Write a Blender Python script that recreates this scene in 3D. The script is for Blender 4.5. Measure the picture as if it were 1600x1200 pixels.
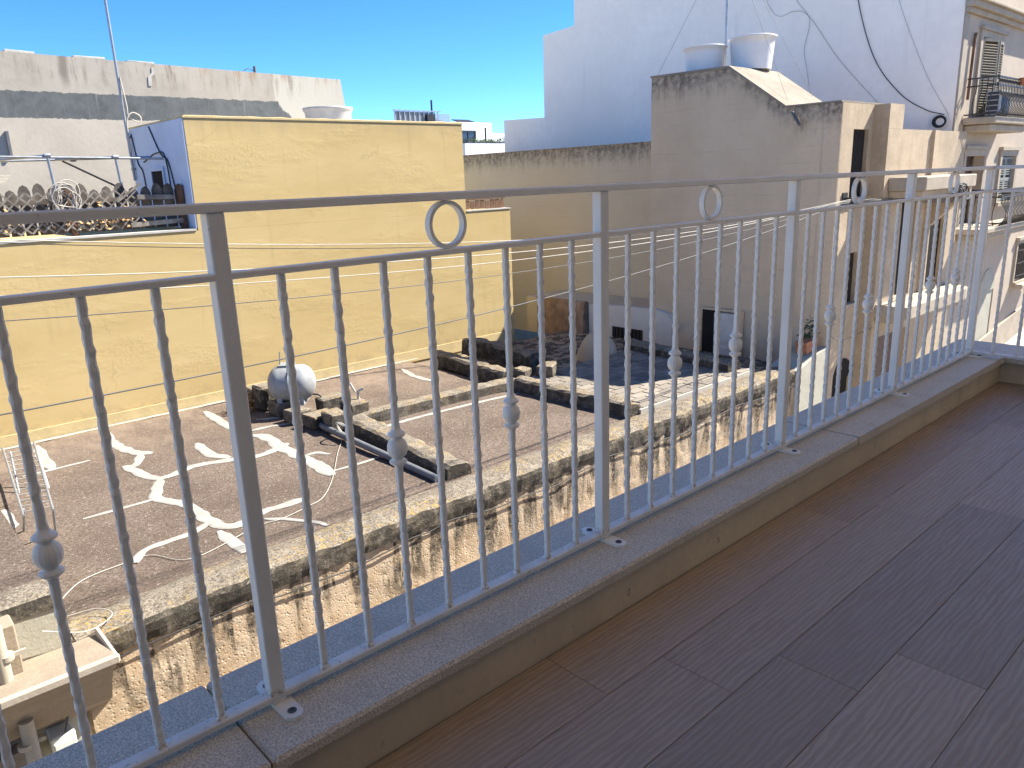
import bpy, bmesh, math, random
from mathutils import Vector, Matrix, noise
random.seed(7)
scene = bpy.context.scene
for o in list(bpy.data.objects):
    bpy.data.objects.remove(o)
COL = scene.collection
PI = math.pi

# ------------------------------------------------------------------ camera
F_PX, W_PX = 1197.9, 1600.0
YAW, PITCH, ROLL = 0.836107, 0.260633, -0.036658
CAM = Vector((0.0316, -1.3302, 0.9782))
cy, sy, cp, sp = math.cos(YAW), math.sin(YAW), math.cos(PITCH), math.sin(PITCH)
fw = Vector((cy*cp, sy*cp, -sp)); rt = Vector((sy, -cy, 0)); up = rt.cross(fw)
cr, sr = math.cos(ROLL), math.sin(ROLL)
r2 = rt*cr + up*sr; u2 = up*cr - rt*sr
cd = bpy.data.cameras.new('camera'); cam = bpy.data.objects.new('camera', cd); COL.objects.link(cam)
M = Matrix((r2, u2, -fw)).transposed().to_4x4(); M.translation = CAM
cam.matrix_world = M
cd.sensor_fit = 'HORIZONTAL'; cd.sensor_width = 36.0; cd.lens = F_PX/W_PX*36.0
cd.clip_start = 0.05; cd.clip_end = 2000
scene.camera = cam

# ------------------------------------------------------------------ sky, sun, exposure
SUN = Vector((0.657, -0.2365, 0.716)).normalized()
world = bpy.data.worlds.new('World'); scene.world = world; world.use_nodes = True
wn = world.node_tree; wn.nodes.clear()
wo = wn.nodes.new('ShaderNodeOutputWorld'); wb = wn.nodes.new('ShaderNodeBackground')
sky = wn.nodes.new('ShaderNodeTexSky'); sky.sky_type = 'NISHITA'; sky.sun_disc = False
sky.sun_elevation = math.asin(SUN.z); sky.sun_rotation = math.atan2(SUN.x, SUN.y)
sky.altitude = 0; sky.air_density = 0.4; sky.dust_density = 0.0; sky.ozone_density = 5.0
sky_grade = wn.nodes.new('ShaderNodeHueSaturation'); sky_grade.inputs['Saturation'].default_value = 1.18   # the photograph's deep, saturated blue
wn.links.new(sky.outputs[0], sky_grade.inputs['Color']); wn.links.new(sky_grade.outputs[0], wb.inputs[0]); wb.inputs[1].default_value = 0.115
wn.links.new(wb.outputs[0], wo.inputs[0])
sl = bpy.data.lights.new('sun', 'SUN'); sl.energy = 4.6; sl.angle = math.radians(0.53); sl.color = (1.0, 0.935, 0.815)
so = bpy.data.objects.new('sun', sl); COL.objects.link(so); so.rotation_mode = 'QUATERNION'
so.rotation_quaternion = (-SUN).to_track_quat('-Z', 'Y'); so.location = (10, -5, 15)
vs = scene.view_settings
vs.view_transform = 'Standard'; vs.look = 'None'; vs.gamma = 1.0; vs.use_curve_mapping = False
vs.exposure = 1.75

# ------------------------------------------------------------------ material helpers
class NT:
    def __init__(s, name):
        s.m = bpy.data.materials.new(name); s.m.use_nodes = True
        s.t = s.m.node_tree; s.t.nodes.clear()
        s.out = s.t.nodes.new('ShaderNodeOutputMaterial')
        s.b = s.t.nodes.new('ShaderNodeBsdfPrincipled')
        s.t.links.new(s.b.outputs[0], s.out.inputs[0])
        g = s.t.nodes.new('ShaderNodeNewGeometry'); s.pos = g.outputs['Position']
        s.b.inputs['Specular IOR Level'].default_value = 0.25
    def n(s, typ): return s.t.nodes.new(typ)
    def l(s, a, b): s.t.links.new(a, b)
    def mapped(s, scale=(1, 1, 1), loc=(0, 0, 0), src=None):
        m = s.n('ShaderNodeMapping'); m.inputs['Scale'].default_value = scale; m.inputs['Location'].default_value = loc
        s.l(src or s.pos, m.inputs['Vector']); return m.outputs[0]
    def noise(s, scale, detail=4, rough=0.6, vec=None, dist=0.0):
        n = s.n('ShaderNodeTexNoise'); n.inputs['Scale'].default_value = scale
        n.inputs['Detail'].default_value = detail; n.inputs['Roughness'].default_value = rough
        n.inputs['Distortion'].default_value = dist
        s.l(vec or s.pos, n.inputs['Vector']); return n.outputs['Fac']
    def voro(s, scale, vec=None, feature='F1', out='Distance', rnd=1.0):
        n = s.n('ShaderNodeTexVoronoi'); n.feature = feature; n.inputs['Scale'].default_value = scale
        n.inputs['Randomness'].default_value = rnd
        s.l(vec or s.pos, n.inputs['Vector']); return n.outputs[out]
    def ramp(s, f, a, b, ca=0.0, cb=1.0):
        r = s.n('ShaderNodeMapRange'); r.interpolation_type = 'SMOOTHSTEP'
        r.inputs['From Min'].default_value = a; r.inputs['From Max'].default_value = b
        r.inputs['To Min'].default_value = ca; r.inputs['To Max'].default_value = cb
        s.l(f, r.inputs['Value']); return r.outputs[0]
    def math(s, op, a, b=None):
        n = s.n('ShaderNodeMath'); n.operation = op
        for i, v in enumerate((a, b)):
            if v is None: continue
            if isinstance(v, (int, float)): n.inputs[i].default_value = v
            else: s.l(v, n.inputs[i])
        return n.outputs[0]
    def mix(s, f, a, b, mode='MIX'):
        n = s.n('ShaderNodeMix'); n.data_type = 'RGBA'; n.blend_type = mode
        for i, v in ((0, f), (6, a), (7, b)):
            if isinstance(v, (int, float)): n.inputs[i].default_value = v
            elif isinstance(v, tuple): n.inputs[i].default_value = (v + (1,))[:4]
            else: s.l(v, n.inputs[i])
        return n.outputs[2]
    def xyz(s):
        n = s.n('ShaderNodeSeparateXYZ'); s.l(s.pos, n.inputs[0]); return n.outputs
    def color(s, c):
        if isinstance(c, tuple): s.b.inputs['Base Color'].default_value = (c + (1,))[:4]
        else: s.l(c, s.b.inputs['Base Color'])
    def rough(s, r):
        if isinstance(r, (int, float)): s.b.inputs['Roughness'].default_value = r
        else: s.l(r, s.b.inputs['Roughness'])
    def bump(s, h, dist=0.01, strength=1.0):
        n = s.n('ShaderNodeBump'); n.inputs['Distance'].default_value = dist; n.inputs['Strength'].default_value = strength
        s.l(h, n.inputs['Height']); s.l(n.outputs[0], s.b.inputs['Normal'])

def k(c, f): return tuple(min(1, x*f) for x in c)

def weathered(name, col, var=0.15, scale=1.5, rough=0.88, bump=0.004, bscale=30, streak=None, streak_amt=0.5, streak_scale=5.0, spots=None, spot_scale=12, fine=True, spec=0.2):
    t = NT(name)
    c = t.mix(t.ramp(t.noise(scale, 6, 0.65), .3, .7), k(col, 1-var), k(col, 1+var))
    if fine:
        c = t.mix(t.ramp(t.noise(scale*14, 3, 0.7), .35, .7, 0, .5), c, k(col, 1-var*1.2))
    if streak:
        v = t.mapped((streak_scale, streak_scale, streak_scale*.07))
        f = t.math('MULTIPLY', t.ramp(t.noise(1.0, 5, .7, v), .52, .72), t.ramp(t.noise(.9, 3), .4, .65, 0, streak_amt))
        c = t.mix(f, c, streak)
    if spots:
        c = t.mix(t.ramp(t.noise(spot_scale, 5, .75), .62, .72, 0, .8), c, spots)
    t.color(c); t.rough(rough); t.b.inputs['Specular IOR Level'].default_value = spec
    if bump: t.bump(t.noise(bscale, 6, .7), bump)
    return t.m

MAT = {}
def build_materials():
    D = MAT
    # --- white gloss paint of the railing, with a little dust and chipped specks
    t = NT('railing_paint')
    c = t.mix(t.ramp(t.noise(6, 4), .35, .7), (.93, .86, .755), (.87, .80, .70))
    c = t.mix(t.ramp(t.noise(160, 2, .6), .71, .75, 0, .55), c, (.33, .27, .22))
    x, y, z = t.xyz()
    foot = t.math('MULTIPLY', t.math('MULTIPLY', t.ramp(z, .002, .016, 1, 0), t.ramp(z, -.012, -.006)), t.ramp(t.noise(150, 4, .7), .44, .58))
    c = t.mix(t.math('MULTIPLY', foot, .6), c, (.26, .145, .085))
    t.color(c); t.rough(t.ramp(t.noise(20, 3), .3, .7, .38, .55)); t.b.inputs['Specular IOR Level'].default_value = .4
    t.bump(t.noise(70, 3, .6), .0012); D['paint'] = t.m
    t = NT('bottom_rail_paint')   # the same paint, chipped and dirty where water lies
    c = t.mix(t.ramp(t.noise(9, 5), .35, .7), (.88, .82, .735), (.72, .66, .58))
    c = t.mix(t.ramp(t.noise(75, 4, .7), .60, .68, 0, .6), c, (.36, .32, .29))
    t.color(c); t.rough(.5); t.bump(t.noise(80, 3, .6), .0015); D['paint_worn'] = t.m
    t = NT('bolt_steel'); t.color((.16, .15, .14)); t.rough(.45); t.b.inputs['Metallic'].default_value = .7; D['bolt'] = t.m
    # --- granite-like terrazzo sill
    t = NT('sill_stone')
    c = t.mix(t.ramp(t.noise(260, 3, .6), .38, .62), (.50, .41, .30), (.84, .72, .56))
    c = t.mix(t.ramp(t.voro(210, out='Distance'), .0, .35, .75, 0), c, (.16, .15, .15))
    c = t.mix(t.ramp(t.noise(6, 4), .5, .75, 0, .35), c, (.40, .33, .26))
    t.color(c); t.rough(.55); t.bump(t.noise(120, 3, .7), .001); D['sill'] = t.m
    D['kerb'] = weathered('kerb_render', (.74, .57, .37), .08, 3, .85, .0015, 60, streak=(.18, .13, .09), streak_amt=.25, spots=(.25, .19, .13), spot_scale=22)
    # --- wood-look floor boards
    t = NT('floor_board')
    oi = t.n('ShaderNodeObjectInfo')
    off = t.n('ShaderNodeVectorMath'); off.operation = 'MULTIPLY_ADD'
    cmb = t.n('ShaderNodeCombineXYZ'); t.l(oi.outputs['Random'], cmb.inputs[0]); t.l(oi.outputs['Random'], cmb.inputs[1]); t.l(oi.outputs['Random'], cmb.inputs[2])
    t.l(cmb.outputs[0], off.inputs[0]); off.inputs[1].default_value = (37, 91, 13); t.l(t.pos, off.inputs[2])
    src = off.outputs[0]
    wv = t.n('ShaderNodeTexWave'); wv.wave_type = 'BANDS'; wv.bands_direction = 'Y'
    wv.inputs['Scale'].default_value = 9; wv.inputs['Distortion'].default_value = 7.5; wv.inputs['Detail'].default_value = 3.5
    wv.inputs['Detail Scale'].default_value = 1.1; wv.inputs['Detail Roughness'].default_value = .6
    t.l(t.mapped((.55, 2.3, 1), src=src), wv.inputs['Vector'])
    grain = t.noise(1, 5, .7, t.mapped((7, 190, 1), src=src))
    big = t.noise(1, 3, .5, t.mapped((1.6, 9, 1), src=src))
    c = t.mix(t.ramp(wv.outputs['Fac'], .15, .85), (.40, .28, .19), (.49, .355, .245))
    c = t.mix(t.ramp(grain, .42, .62, 0, .32), c, (.25, .18, .13))
    c = t.mix(t.ramp(big, .35, .7, 0, .45), c, (.41, .30, .21))
    rnd = t.ramp(oi.outputs['Random'], 0, 1, .88, 1.10)
    mc = t.n('ShaderNodeVectorMath'); mc.operation = 'SCALE'; t.l(c, mc.inputs[0]); t.l(rnd, mc.inputs['Scale'])
    t.color(mc.outputs[0]); t.rough(t.ramp(grain, .35, .7, .42, .58)); t.b.inputs['Specular IOR Level'].default_value = .45
    h = t.math('ADD', t.math('MULTIPLY', grain, .6), t.math('MULTIPLY', wv.outputs['Fac'], .4))
    t.bump(h, .0012); D['board'] = t.m
    D['grout'] = weathered('floor_grout', (.13, .10, .085), .1, 5, .95, 0)
    # --- old limestone frontage
    t = NT('old_limestone')
    x, y, z = t.xyz()
    n1 = t.noise(2.2, 7, .7); n2 = t.noise(9, 6, .72)
    c = t.mix(t.ramp(n1, .3, .7), (.40, .29, .18), (.54, .43, .31))
    c = t.mix(t.ramp(n2, .45, .75, 0, .7), c, (.56, .475, .365))
    c = t.mix(t.ramp(t.noise(26, 5, .75), .55, .72, 0, .75), c, (.36, .25, .15))
    c = t.mix(t.ramp(t.noise(4.2, 4, .6), .60, .70, 0, .6), c, (.50, .485, .44))
    # the far end of the frontage is greyer and dirtier
    far = t.math('MULTIPLY', t.ramp(x, 3.5, 7.5), t.ramp(t.noise(2.6, 6, .75), .42, .66, 0, .75))
    c = t.mix(far, c, (.19, .17, .145))
    # black mould running down from the coping: streaks of uneven length
    drip = t.noise(1, 4, .65, t.mapped((4.6, 4.6, .6)))
    ln = t.ramp(t.noise(1, 3, .6, t.mapped((2.1, 0, 0))), .3, .68, .30, 1.25)
    below = t.math('SUBTRACT', -2.5, z)
    fade = t.ramp(t.math('DIVIDE', below, ln), .45, 1.1, 1, 0)
    df = t.math('MULTIPLY', t.ramp(drip, .45, .53), fade)
    df = t.math('MULTIPLY', df, t.ramp(t.noise(14, 5, .75), .3, .6, .35, 1))
    c = t.mix(t.math('MULTIPLY', df, .97), c, (.05, .045, .038))
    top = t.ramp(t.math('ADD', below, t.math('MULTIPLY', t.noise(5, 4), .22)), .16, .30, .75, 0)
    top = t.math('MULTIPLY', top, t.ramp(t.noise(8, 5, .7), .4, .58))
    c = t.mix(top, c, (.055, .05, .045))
    t.color(c); t.rough(.95); t.b.inputs['Specular IOR Level'].default_value = .1
    pits = t.math('ADD', t.math('MULTIPLY', t.noise(34, 6, .75), .7), t.math('MULTIPLY', t.ramp(t.voro(26), 0, .4), .5))
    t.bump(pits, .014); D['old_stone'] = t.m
    # --- coping and low divider walls, crusted with lichen
    def lichen(name, dark):
        t = NT(name); x, y, z = t.xyz()
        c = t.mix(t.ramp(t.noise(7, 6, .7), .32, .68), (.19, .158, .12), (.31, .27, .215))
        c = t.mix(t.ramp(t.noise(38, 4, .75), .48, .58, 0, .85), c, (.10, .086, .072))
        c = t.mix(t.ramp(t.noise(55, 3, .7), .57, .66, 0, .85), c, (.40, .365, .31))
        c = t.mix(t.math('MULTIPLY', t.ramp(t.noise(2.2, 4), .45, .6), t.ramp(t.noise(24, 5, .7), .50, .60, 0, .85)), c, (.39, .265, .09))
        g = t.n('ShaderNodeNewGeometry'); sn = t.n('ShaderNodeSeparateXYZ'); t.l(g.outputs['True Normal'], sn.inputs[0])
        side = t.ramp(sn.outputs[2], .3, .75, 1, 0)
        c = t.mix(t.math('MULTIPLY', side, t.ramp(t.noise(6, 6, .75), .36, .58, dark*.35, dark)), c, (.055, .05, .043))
        t.color(c); t.rough(.95); t.b.inputs['Specular IOR Level'].default_value = .1
        t.bump(t.noise(30, 6, .75), .022); return t.m
    D['lichen'] = lichen('lichen_stone', .95)
    D['lichen_pale'] = lichen('lichen_stone_pale', .72)
    # --- roof membrane of grit
    t = NT('gritty_roof')
    c = t.mix(t.ramp(t.noise(1.1, 5, .65), .32, .68), (.135, .103, .084), (.20, .157, .13))
    c = t.mix(t.ramp(t.noise(34, 5, .8), .46, .58, 0, .8), c, (.075, .058, .047))
    c = t.mix(t.ramp(t.noise(27, 4, .8, t.mapped((1, 1, 1), (5, 3, 0))), .585, .65, 0, .85), c, (.38, .325, .27))
    x, y, z = t.xyz()
    dust = t.math('MULTIPLY', t.ramp(y, 8.6, 11.2), t.ramp(t.noise(2.6, 5, .7, t.mapped((1, .5, 1))), .4, .65, .1, .6))
    c = t.mix(dust, c, (.29, .225, .17))
    t.color(c); t.rough(.95); t.b.inputs['Specular IOR Level'].default_value = .1
    t.bump(t.noise(70, 5, .75), .014); D['roof'] = t.m
    D['sealant'] = weathered('roof_sealant', (.335, .32, .29), .18, 6, .85, .004, 30, spots=(.19, .155, .13), spot_scale=13)
    # --- paving on the further roof
    t = NT('roof_tile_stone'); oi = t.n('ShaderNodeObjectInfo')
    c = t.mix(oi.outputs['Random'], (.16, .14, .12), (.28, .245, .20))
    c = t.mix(t.ramp(t.noise(9, 5, .75), .5, .7, 0, .7), c, (.20, .18, .155)); c = t.mix(t.ramp(t.noise(16, 5, .75), .56, .68, 0, .6), c, (.36, .33, .285))
    t.color(c); t.rough(.9); t.bump(t.noise(30, 5, .7), .006); D['pave'] = t.m
    D['pave_joint'] = weathered('roof_tile_joint', (.42, .39, .34), .1, 6, .9, .002, 30)
    # --- yellow render
    t = NT('yellow_render'); x, y, z = t.xyz()
    c = t.mix(t.ramp(t.noise(.9, 6, .7, t.mapped((.5, 1, 1.6))), .3, .7), (.49, .365, .165), (.55, .42, .205))
    rg = t.math('MULTIPLY', t.ramp(t.noise(1, 5, .7, t.mapped((1.3, 1, 3.2))), .52, .66), t.ramp(t.noise(13, 5, .75), .5, .66))
    c = t.mix(t.math('MULTIPLY', rg, .55), c, (.42, .31, .13))
    c = t.mix(t.ramp(t.noise(1, 4, .65, t.mapped((4, 4, .35))), .57, .74, 0, .5), c, (.41, .315, .15))
    c = t.mix(t.math('MULTIPLY', t.ramp(t.math('ADD', z, t.math('MULTIPLY', t.noise(3, 5, .7), .7)), -2.05, -1.7, 1, 0), t.ramp(t.noise(5, 5, .7), .42, .6, 0, .7)), c, (.37, .29, .16))
    c = t.mix(t.math('MULTIPLY', t.ramp(t.math('ADD', z, t.math('MULTIPLY', t.noise(1, 5, .7, t.mapped((6, 1, .6))), .9)), 2.25, 2.6), .5), c, (.40, .31, .17))
    wob = t.n('ShaderNodeVectorMath'); wob.operation = 'MULTIPLY_ADD'
    nz = t.n('ShaderNodeTexNoise'); nz.inputs['Scale'].default_value = 1.3; nz.inputs['Detail'].default_value = 5; t.l(t.pos, nz.inputs['Vector'])
    t.l(nz.outputs['Color'], wob.inputs[0]); wob.inputs[1].default_value = (.9, .9, .9); t.l(t.pos, wob.inputs[2])
    crack = t.math('MULTIPLY', t.ramp(t.voro(.42, wob.outputs[0], 'DISTANCE_TO_EDGE'), .001, .007, 1, 0), t.ramp(t.noise(.8, 3), .52, .62, 0, .22))
    c = t.mix(crack, c, (.26, .20, .10))
    t.color(c); t.rough(.9); t.b.inputs['Specular IOR Level'].default_value = .15
    rough_zone = t.ramp(t.noise(.8, 4, .6, t.mapped((.6, 1, 2.0))), .48, .66, .12, 1)
    t.bump(t.math('MULTIPLY', t.noise(17, 7, .75), rough_zone), .006); D['yellow'] = t.m
    D['yellow_trim'] = weathered('yellow_skirting', (.54, .43, .23), .12, 3, .9, .004, 20)
    D['blue_white'] = weathered('pale_blue_wash', (.50, .58, .72), .08, 1.4, .9, .004, 18, streak=(.36, .42, .52), streak_amt=.5)
    D['blue_paint'] = weathered('blue_band_paint', (.10, .21, .48), .15, 3, .85, .004, 18)
    # --- concrete gable behind, with a grey painted band
    t = NT('concrete_gable'); x, y, z = t.xyz()
    c = t.mix(t.ramp(t.noise(.8, 6, .7), .3, .7), (.37, .335, .28), (.46, .42, .355))
    low = t.mix(t.ramp(t.noise(.9, 6, .7), .3, .7), (.47, .42, .345), (.55, .495, .41))
    zz = t.math('ADD', z, t.math('MULTIPLY', t.math('SUBTRACT', t.noise(4, 5, .7), .5), .16))
    c = t.mix(t.ramp(t.math('ADD', zz, 0), 2.78, 2.80, 1, 0), c, low)
    # newer plaster at the right hand end
    c = t.mix(t.ramp(x, 10.70, 10.72), c, (.50, .475, .405))
    band = t.math('MULTIPLY', t.ramp(zz, 2.74, 2.755), t.ramp(zz, 3.325, 3.345, 1, 0))
    band = t.math('MULTIPLY', band, t.ramp(t.math('ADD', t.math('ADD', x, t.math('MULTIPLY', z, 1.1)), t.math('MULTIPLY', t.noise(3, 4), .8)), 14.75, 14.85, 1, 0))
    bc = t.mix(t.ramp(t.noise(3, 5, .7), .3, .7), (.10, .108, .11), (.15, .16, .16))
    bc = t.mix(t.ramp(t.noise(1, 4, .7, t.mapped((11, 1, .4))), .58, .66, 0, .4), bc, (.30, .30, .29))
    c = t.mix(band, c, bc)
    v = t.mapped((4.5, 1, .5))
    st = t.math('MULTIPLY', t.ramp(t.noise(1, 5, .7, v), .48, .60), t.ramp(t.math('ADD', z, t.math('MULTIPLY', t.noise(3, 3), .5)), 3.55, 4.2))
    c = t.mix(t.math('MULTIPLY', t.math('MULTIPLY', st, .75), t.ramp(t.noise(.7, 4), .42, .62, .1, 1)), c, (.20, .155, .115))
    rr = t.math('MULTIPLY', t.ramp(t.noise(1, 4, .7, t.mapped((3.5, 1, .3), (2, 0, 0))), .5, .62), t.math('MULTIPLY', t.ramp(z, 3.75, 4.1), t.ramp(x, 7.8, 9)))
    c = t.mix(t.math('MULTIPLY', rr, .6), c, (.35, .20, .10))
    run = t.math('MULTIPLY', t.ramp(t.math('ABSOLUTE', t.math('SUBTRACT', t.math('ADD', x, t.math('MULTIPLY', t.noise(3, 4), .12)), 5.50)), .03, .14, 1, 0), t.ramp(z, 3.3, 3.8))
    c = t.mix(t.math('MULTIPLY', run, .7), c, (.15, .125, .10))
    c = t.mix(t.ramp(t.noise(1.6, 6, .75), .55, .75, 0, .4), c, (.30, .28, .25))
    t.color(c); t.rough(.92); t.bump(t.noise(9, 6, .7), .004); D['gable'] = t.m
    D['lime_white'] = weathered('white_sealing_paint', (.50, .48, .44), .15, 6, .9, .003, 20)
    # --- grey render of the corner house
    t = NT('grey_render'); x, y, z = t.xyz()
    c = t.mix(t.ramp(t.noise(.7, 6, .7), .3, .7), (.53, .425, .295), (.62, .505, .365))
    c = t.mix(t.ramp(t.noise(2.4, 5, .75), .55, .75, 0, .45), c, (.54, .47, .39))
    c = t.mix(t.ramp(y, 8.6, 11.5, 0, .65), c, t.mix(t.noise(1.5, 5), (.42, .42, .35), (.50, .50, .43)))
    course = t.math('ABSOLUTE', t.math('SUBTRACT', t.math('FRACT', t.math('MULTIPLY', t.math('ADD', z, t.math('MULTIPLY', t.noise(2, 2), .05)), 3.6)), .5))
    c = t.mix(t.math('MULTIPLY', t.ramp(course, .44, .5, 0, .35), t.ramp(t.noise(2.1, 4), .4, .7)), c, (.30, .275, .235))
    crown = t.math('ADD', z, t.math('MULTIPLY', t.noise(1, 5, .7, t.mapped((5, 5, .8))), .9))
    hi = t.math('ADD', t.ramp(y, 9.02, 9.1, 0, 1.15), t.math('MULTIPLY', t.ramp(y, 5.8, 7.2, .8, 0), 1.0))
    st = t.ramp(t.math('ADD', crown, hi), 2.75, 3.3, 0, .85)
    c = t.mix(t.math('MULTIPLY', st, t.ramp(t.noise(9, 5, .75), .35, .6, .3, 1)), c, (.085, .078, .066))
    c = t.mix(t.math('MULTIPLY', t.ramp(t.noise(1, 4, .6, t.mapped((3, 3, .3), (8, 2, 0))), .62, .75), t.ramp(z, .6, 1.8, 0, .35)), c, (.42, .27, .18))
    t.color(c); t.rough(.92); t.bump(t.noise(14, 6, .72), .012); D['grey'] = t.m
    D['grey_roof'] = weathered('stair_roof_screed', (.27, .235, .19), .2, 2.2, .9, .008, 25, spots=(.42, .39, .34), spot_scale=6)
    D['rubble'] = weathered('rubble_core', (.33, .24, .175), .35, 4, .95, .03, 14, spots=(.14, .11, .08), spot_scale=8)
    D['ochre'] = weathered('ochre_frontage', (.43, .345, .245), .16, 1.6, .9, .006, 20, streak=(.29, .20, .125), streak_amt=.75, streak_scale=9)
    D['cream'] = weathered('cream_frontage', (.44, .37, .295), .09, 1.5, .9, .004, 22, streak=(.33, .265, .20), streak_amt=.6, streak_scale=7)
    D['cream_trim'] = weathered('cream_moulding', (.39, .335, .265), .14, 2.5, .9, .005, 22, streak=(.24, .195, .15), streak_amt=.5, streak_scale=7)
    D['white_wall'] = weathered('white_party_wall', (.86, .80, .725), .06, .35, .9, .003, 14, streak=(.70, .65, .58), streak_amt=.6, streak_scale=2.5)
    D['pale_plaster'] = weathered('pale_lime_plaster', (.40, .385, .32), .10, 2.5, .92, .006, 22, spots=(.48, .45, .38), spot_scale=7)
    D['shed_white'] = weathered('shed_whitewash', (.62, .61, .57), .06, 2, .9, .004, 20, streak=(.42, .40, .36), streak_amt=.3)
    D['modern_white'] = weathered('modern_white_render', (.78, .78, .78), .02, .4, .85, 0, fine=False)
    D['hood'] = weathered('painted_stone_hood', (.30, .245, .185), .15, 3, .9, .006, 30, streak=(.25, .2, .15), streak_amt=.5)
    D['hood_lip'] = weathered('painted_hood_lip', (.40, .35, .29), .08, 5, .85, .003, 30)
    # --- metals, timber, plastics
    def plain(name, col, rough=.6, metal=0, var=.12, sc=8, spec=.4):
        t = NT(name); t.color(t.mix(t.ramp(t.noise(sc, 4), .3, .7), k(col, 1-var), k(col, 1+var))); t.rough(rough)
        t.b.inputs['Metallic'].default_value = metal; t.b.inputs['Specular IOR Level'].default_value = spec
        D[name] = t.m; return t.m
    plain('galvanised', (.34, .36, .38), .45, .6); plain('black_iron', (.035, .033, .032), .5); plain('cable_black', (.03, .03, .032), .6)
    plain('cable_grey', (.11, .11, .105), .6); plain('cable_white', (.45, .43, .38), .6); plain('rope_white', (.45, .42, .37), .8)
    plain('timber_grey', (.115, .095, .078), .9, 0, .45, 5); plain('timber_lattice', (.20, .178, .152), .9, 0, .35, 9)
    plain('timber_brown', (.14, .075, .045), .8, 0, .3, 6); plain('dry_leaf', (.36, .22, .09), .9, 0, .4, 20)
    plain('tank_grey', (.27, .28, .285), .6, 0, .16, 5); plain('tank_white', (.74, .72, .69), .5, 0, .04, 2); plain('tank_old', (.46, .45, .43), .6, 0, .1, 3); plain('tank_hatch', (.23, .25, .24), .7)
    plain('pipe_grey', (.13, .14, .155), .6, 0, .12, 6); plain('shutter_paint', (.17, .155, .13), .75, 0, .2, 10); plain('shutter_green', (.24, .26, .25), .75, 0, .12, 10)
    plain('dark_inside', (.03, .027, .025), .9, spec=.05); plain('door_brown', (.10, .06, .042), .6, 0, .2, 6); plain('door_white', (.55, .55, .54), .6, 0, .08, 5)
    plain('grille_dark', (.022, .023, .026), .5); plain('ac_white', (.42, .43, .43), .5, 0, .04); plain('fan_dark', (.03, .035, .05), .4)
    plain('terracotta', (.38, .16, .085), .85, 0, .2, 12); plain('leaf', (.06, .085, .04), .7, 0, .35, 20); plain('hedge', (.07, .13, .05), .7, 0, .35, 5)
    plain('meter_plastic', (.62, .66, .62), .5, 0, .05); plain('pipe_cream', (.40, .36, .29), .6, 0, .1); plain('twig', (.10, .08, .06), .9)
    plain('asphalt', (.30, .27, .23), .95, 0, .2, 3); plain('pavement_stone', (.45, .41, .34), .9, 0, .12, 3); plain('ground_earth', (.20, .17, .13), .95, 0, .2, 1)
    plain('flower_red', (.35, .03, .04), .7)
    t = NT('window_glass'); t.color((.03, .04, .05)); t.rough(.08); t.b.inputs['Specular IOR Level'].default_value = .6; D['glass'] = t.m
    D['limestone_home'] = weathered('balcony_house_limestone', (.90, .76, .57), .08, 1.5, .9, .003, 20)
build_materials()

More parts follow.
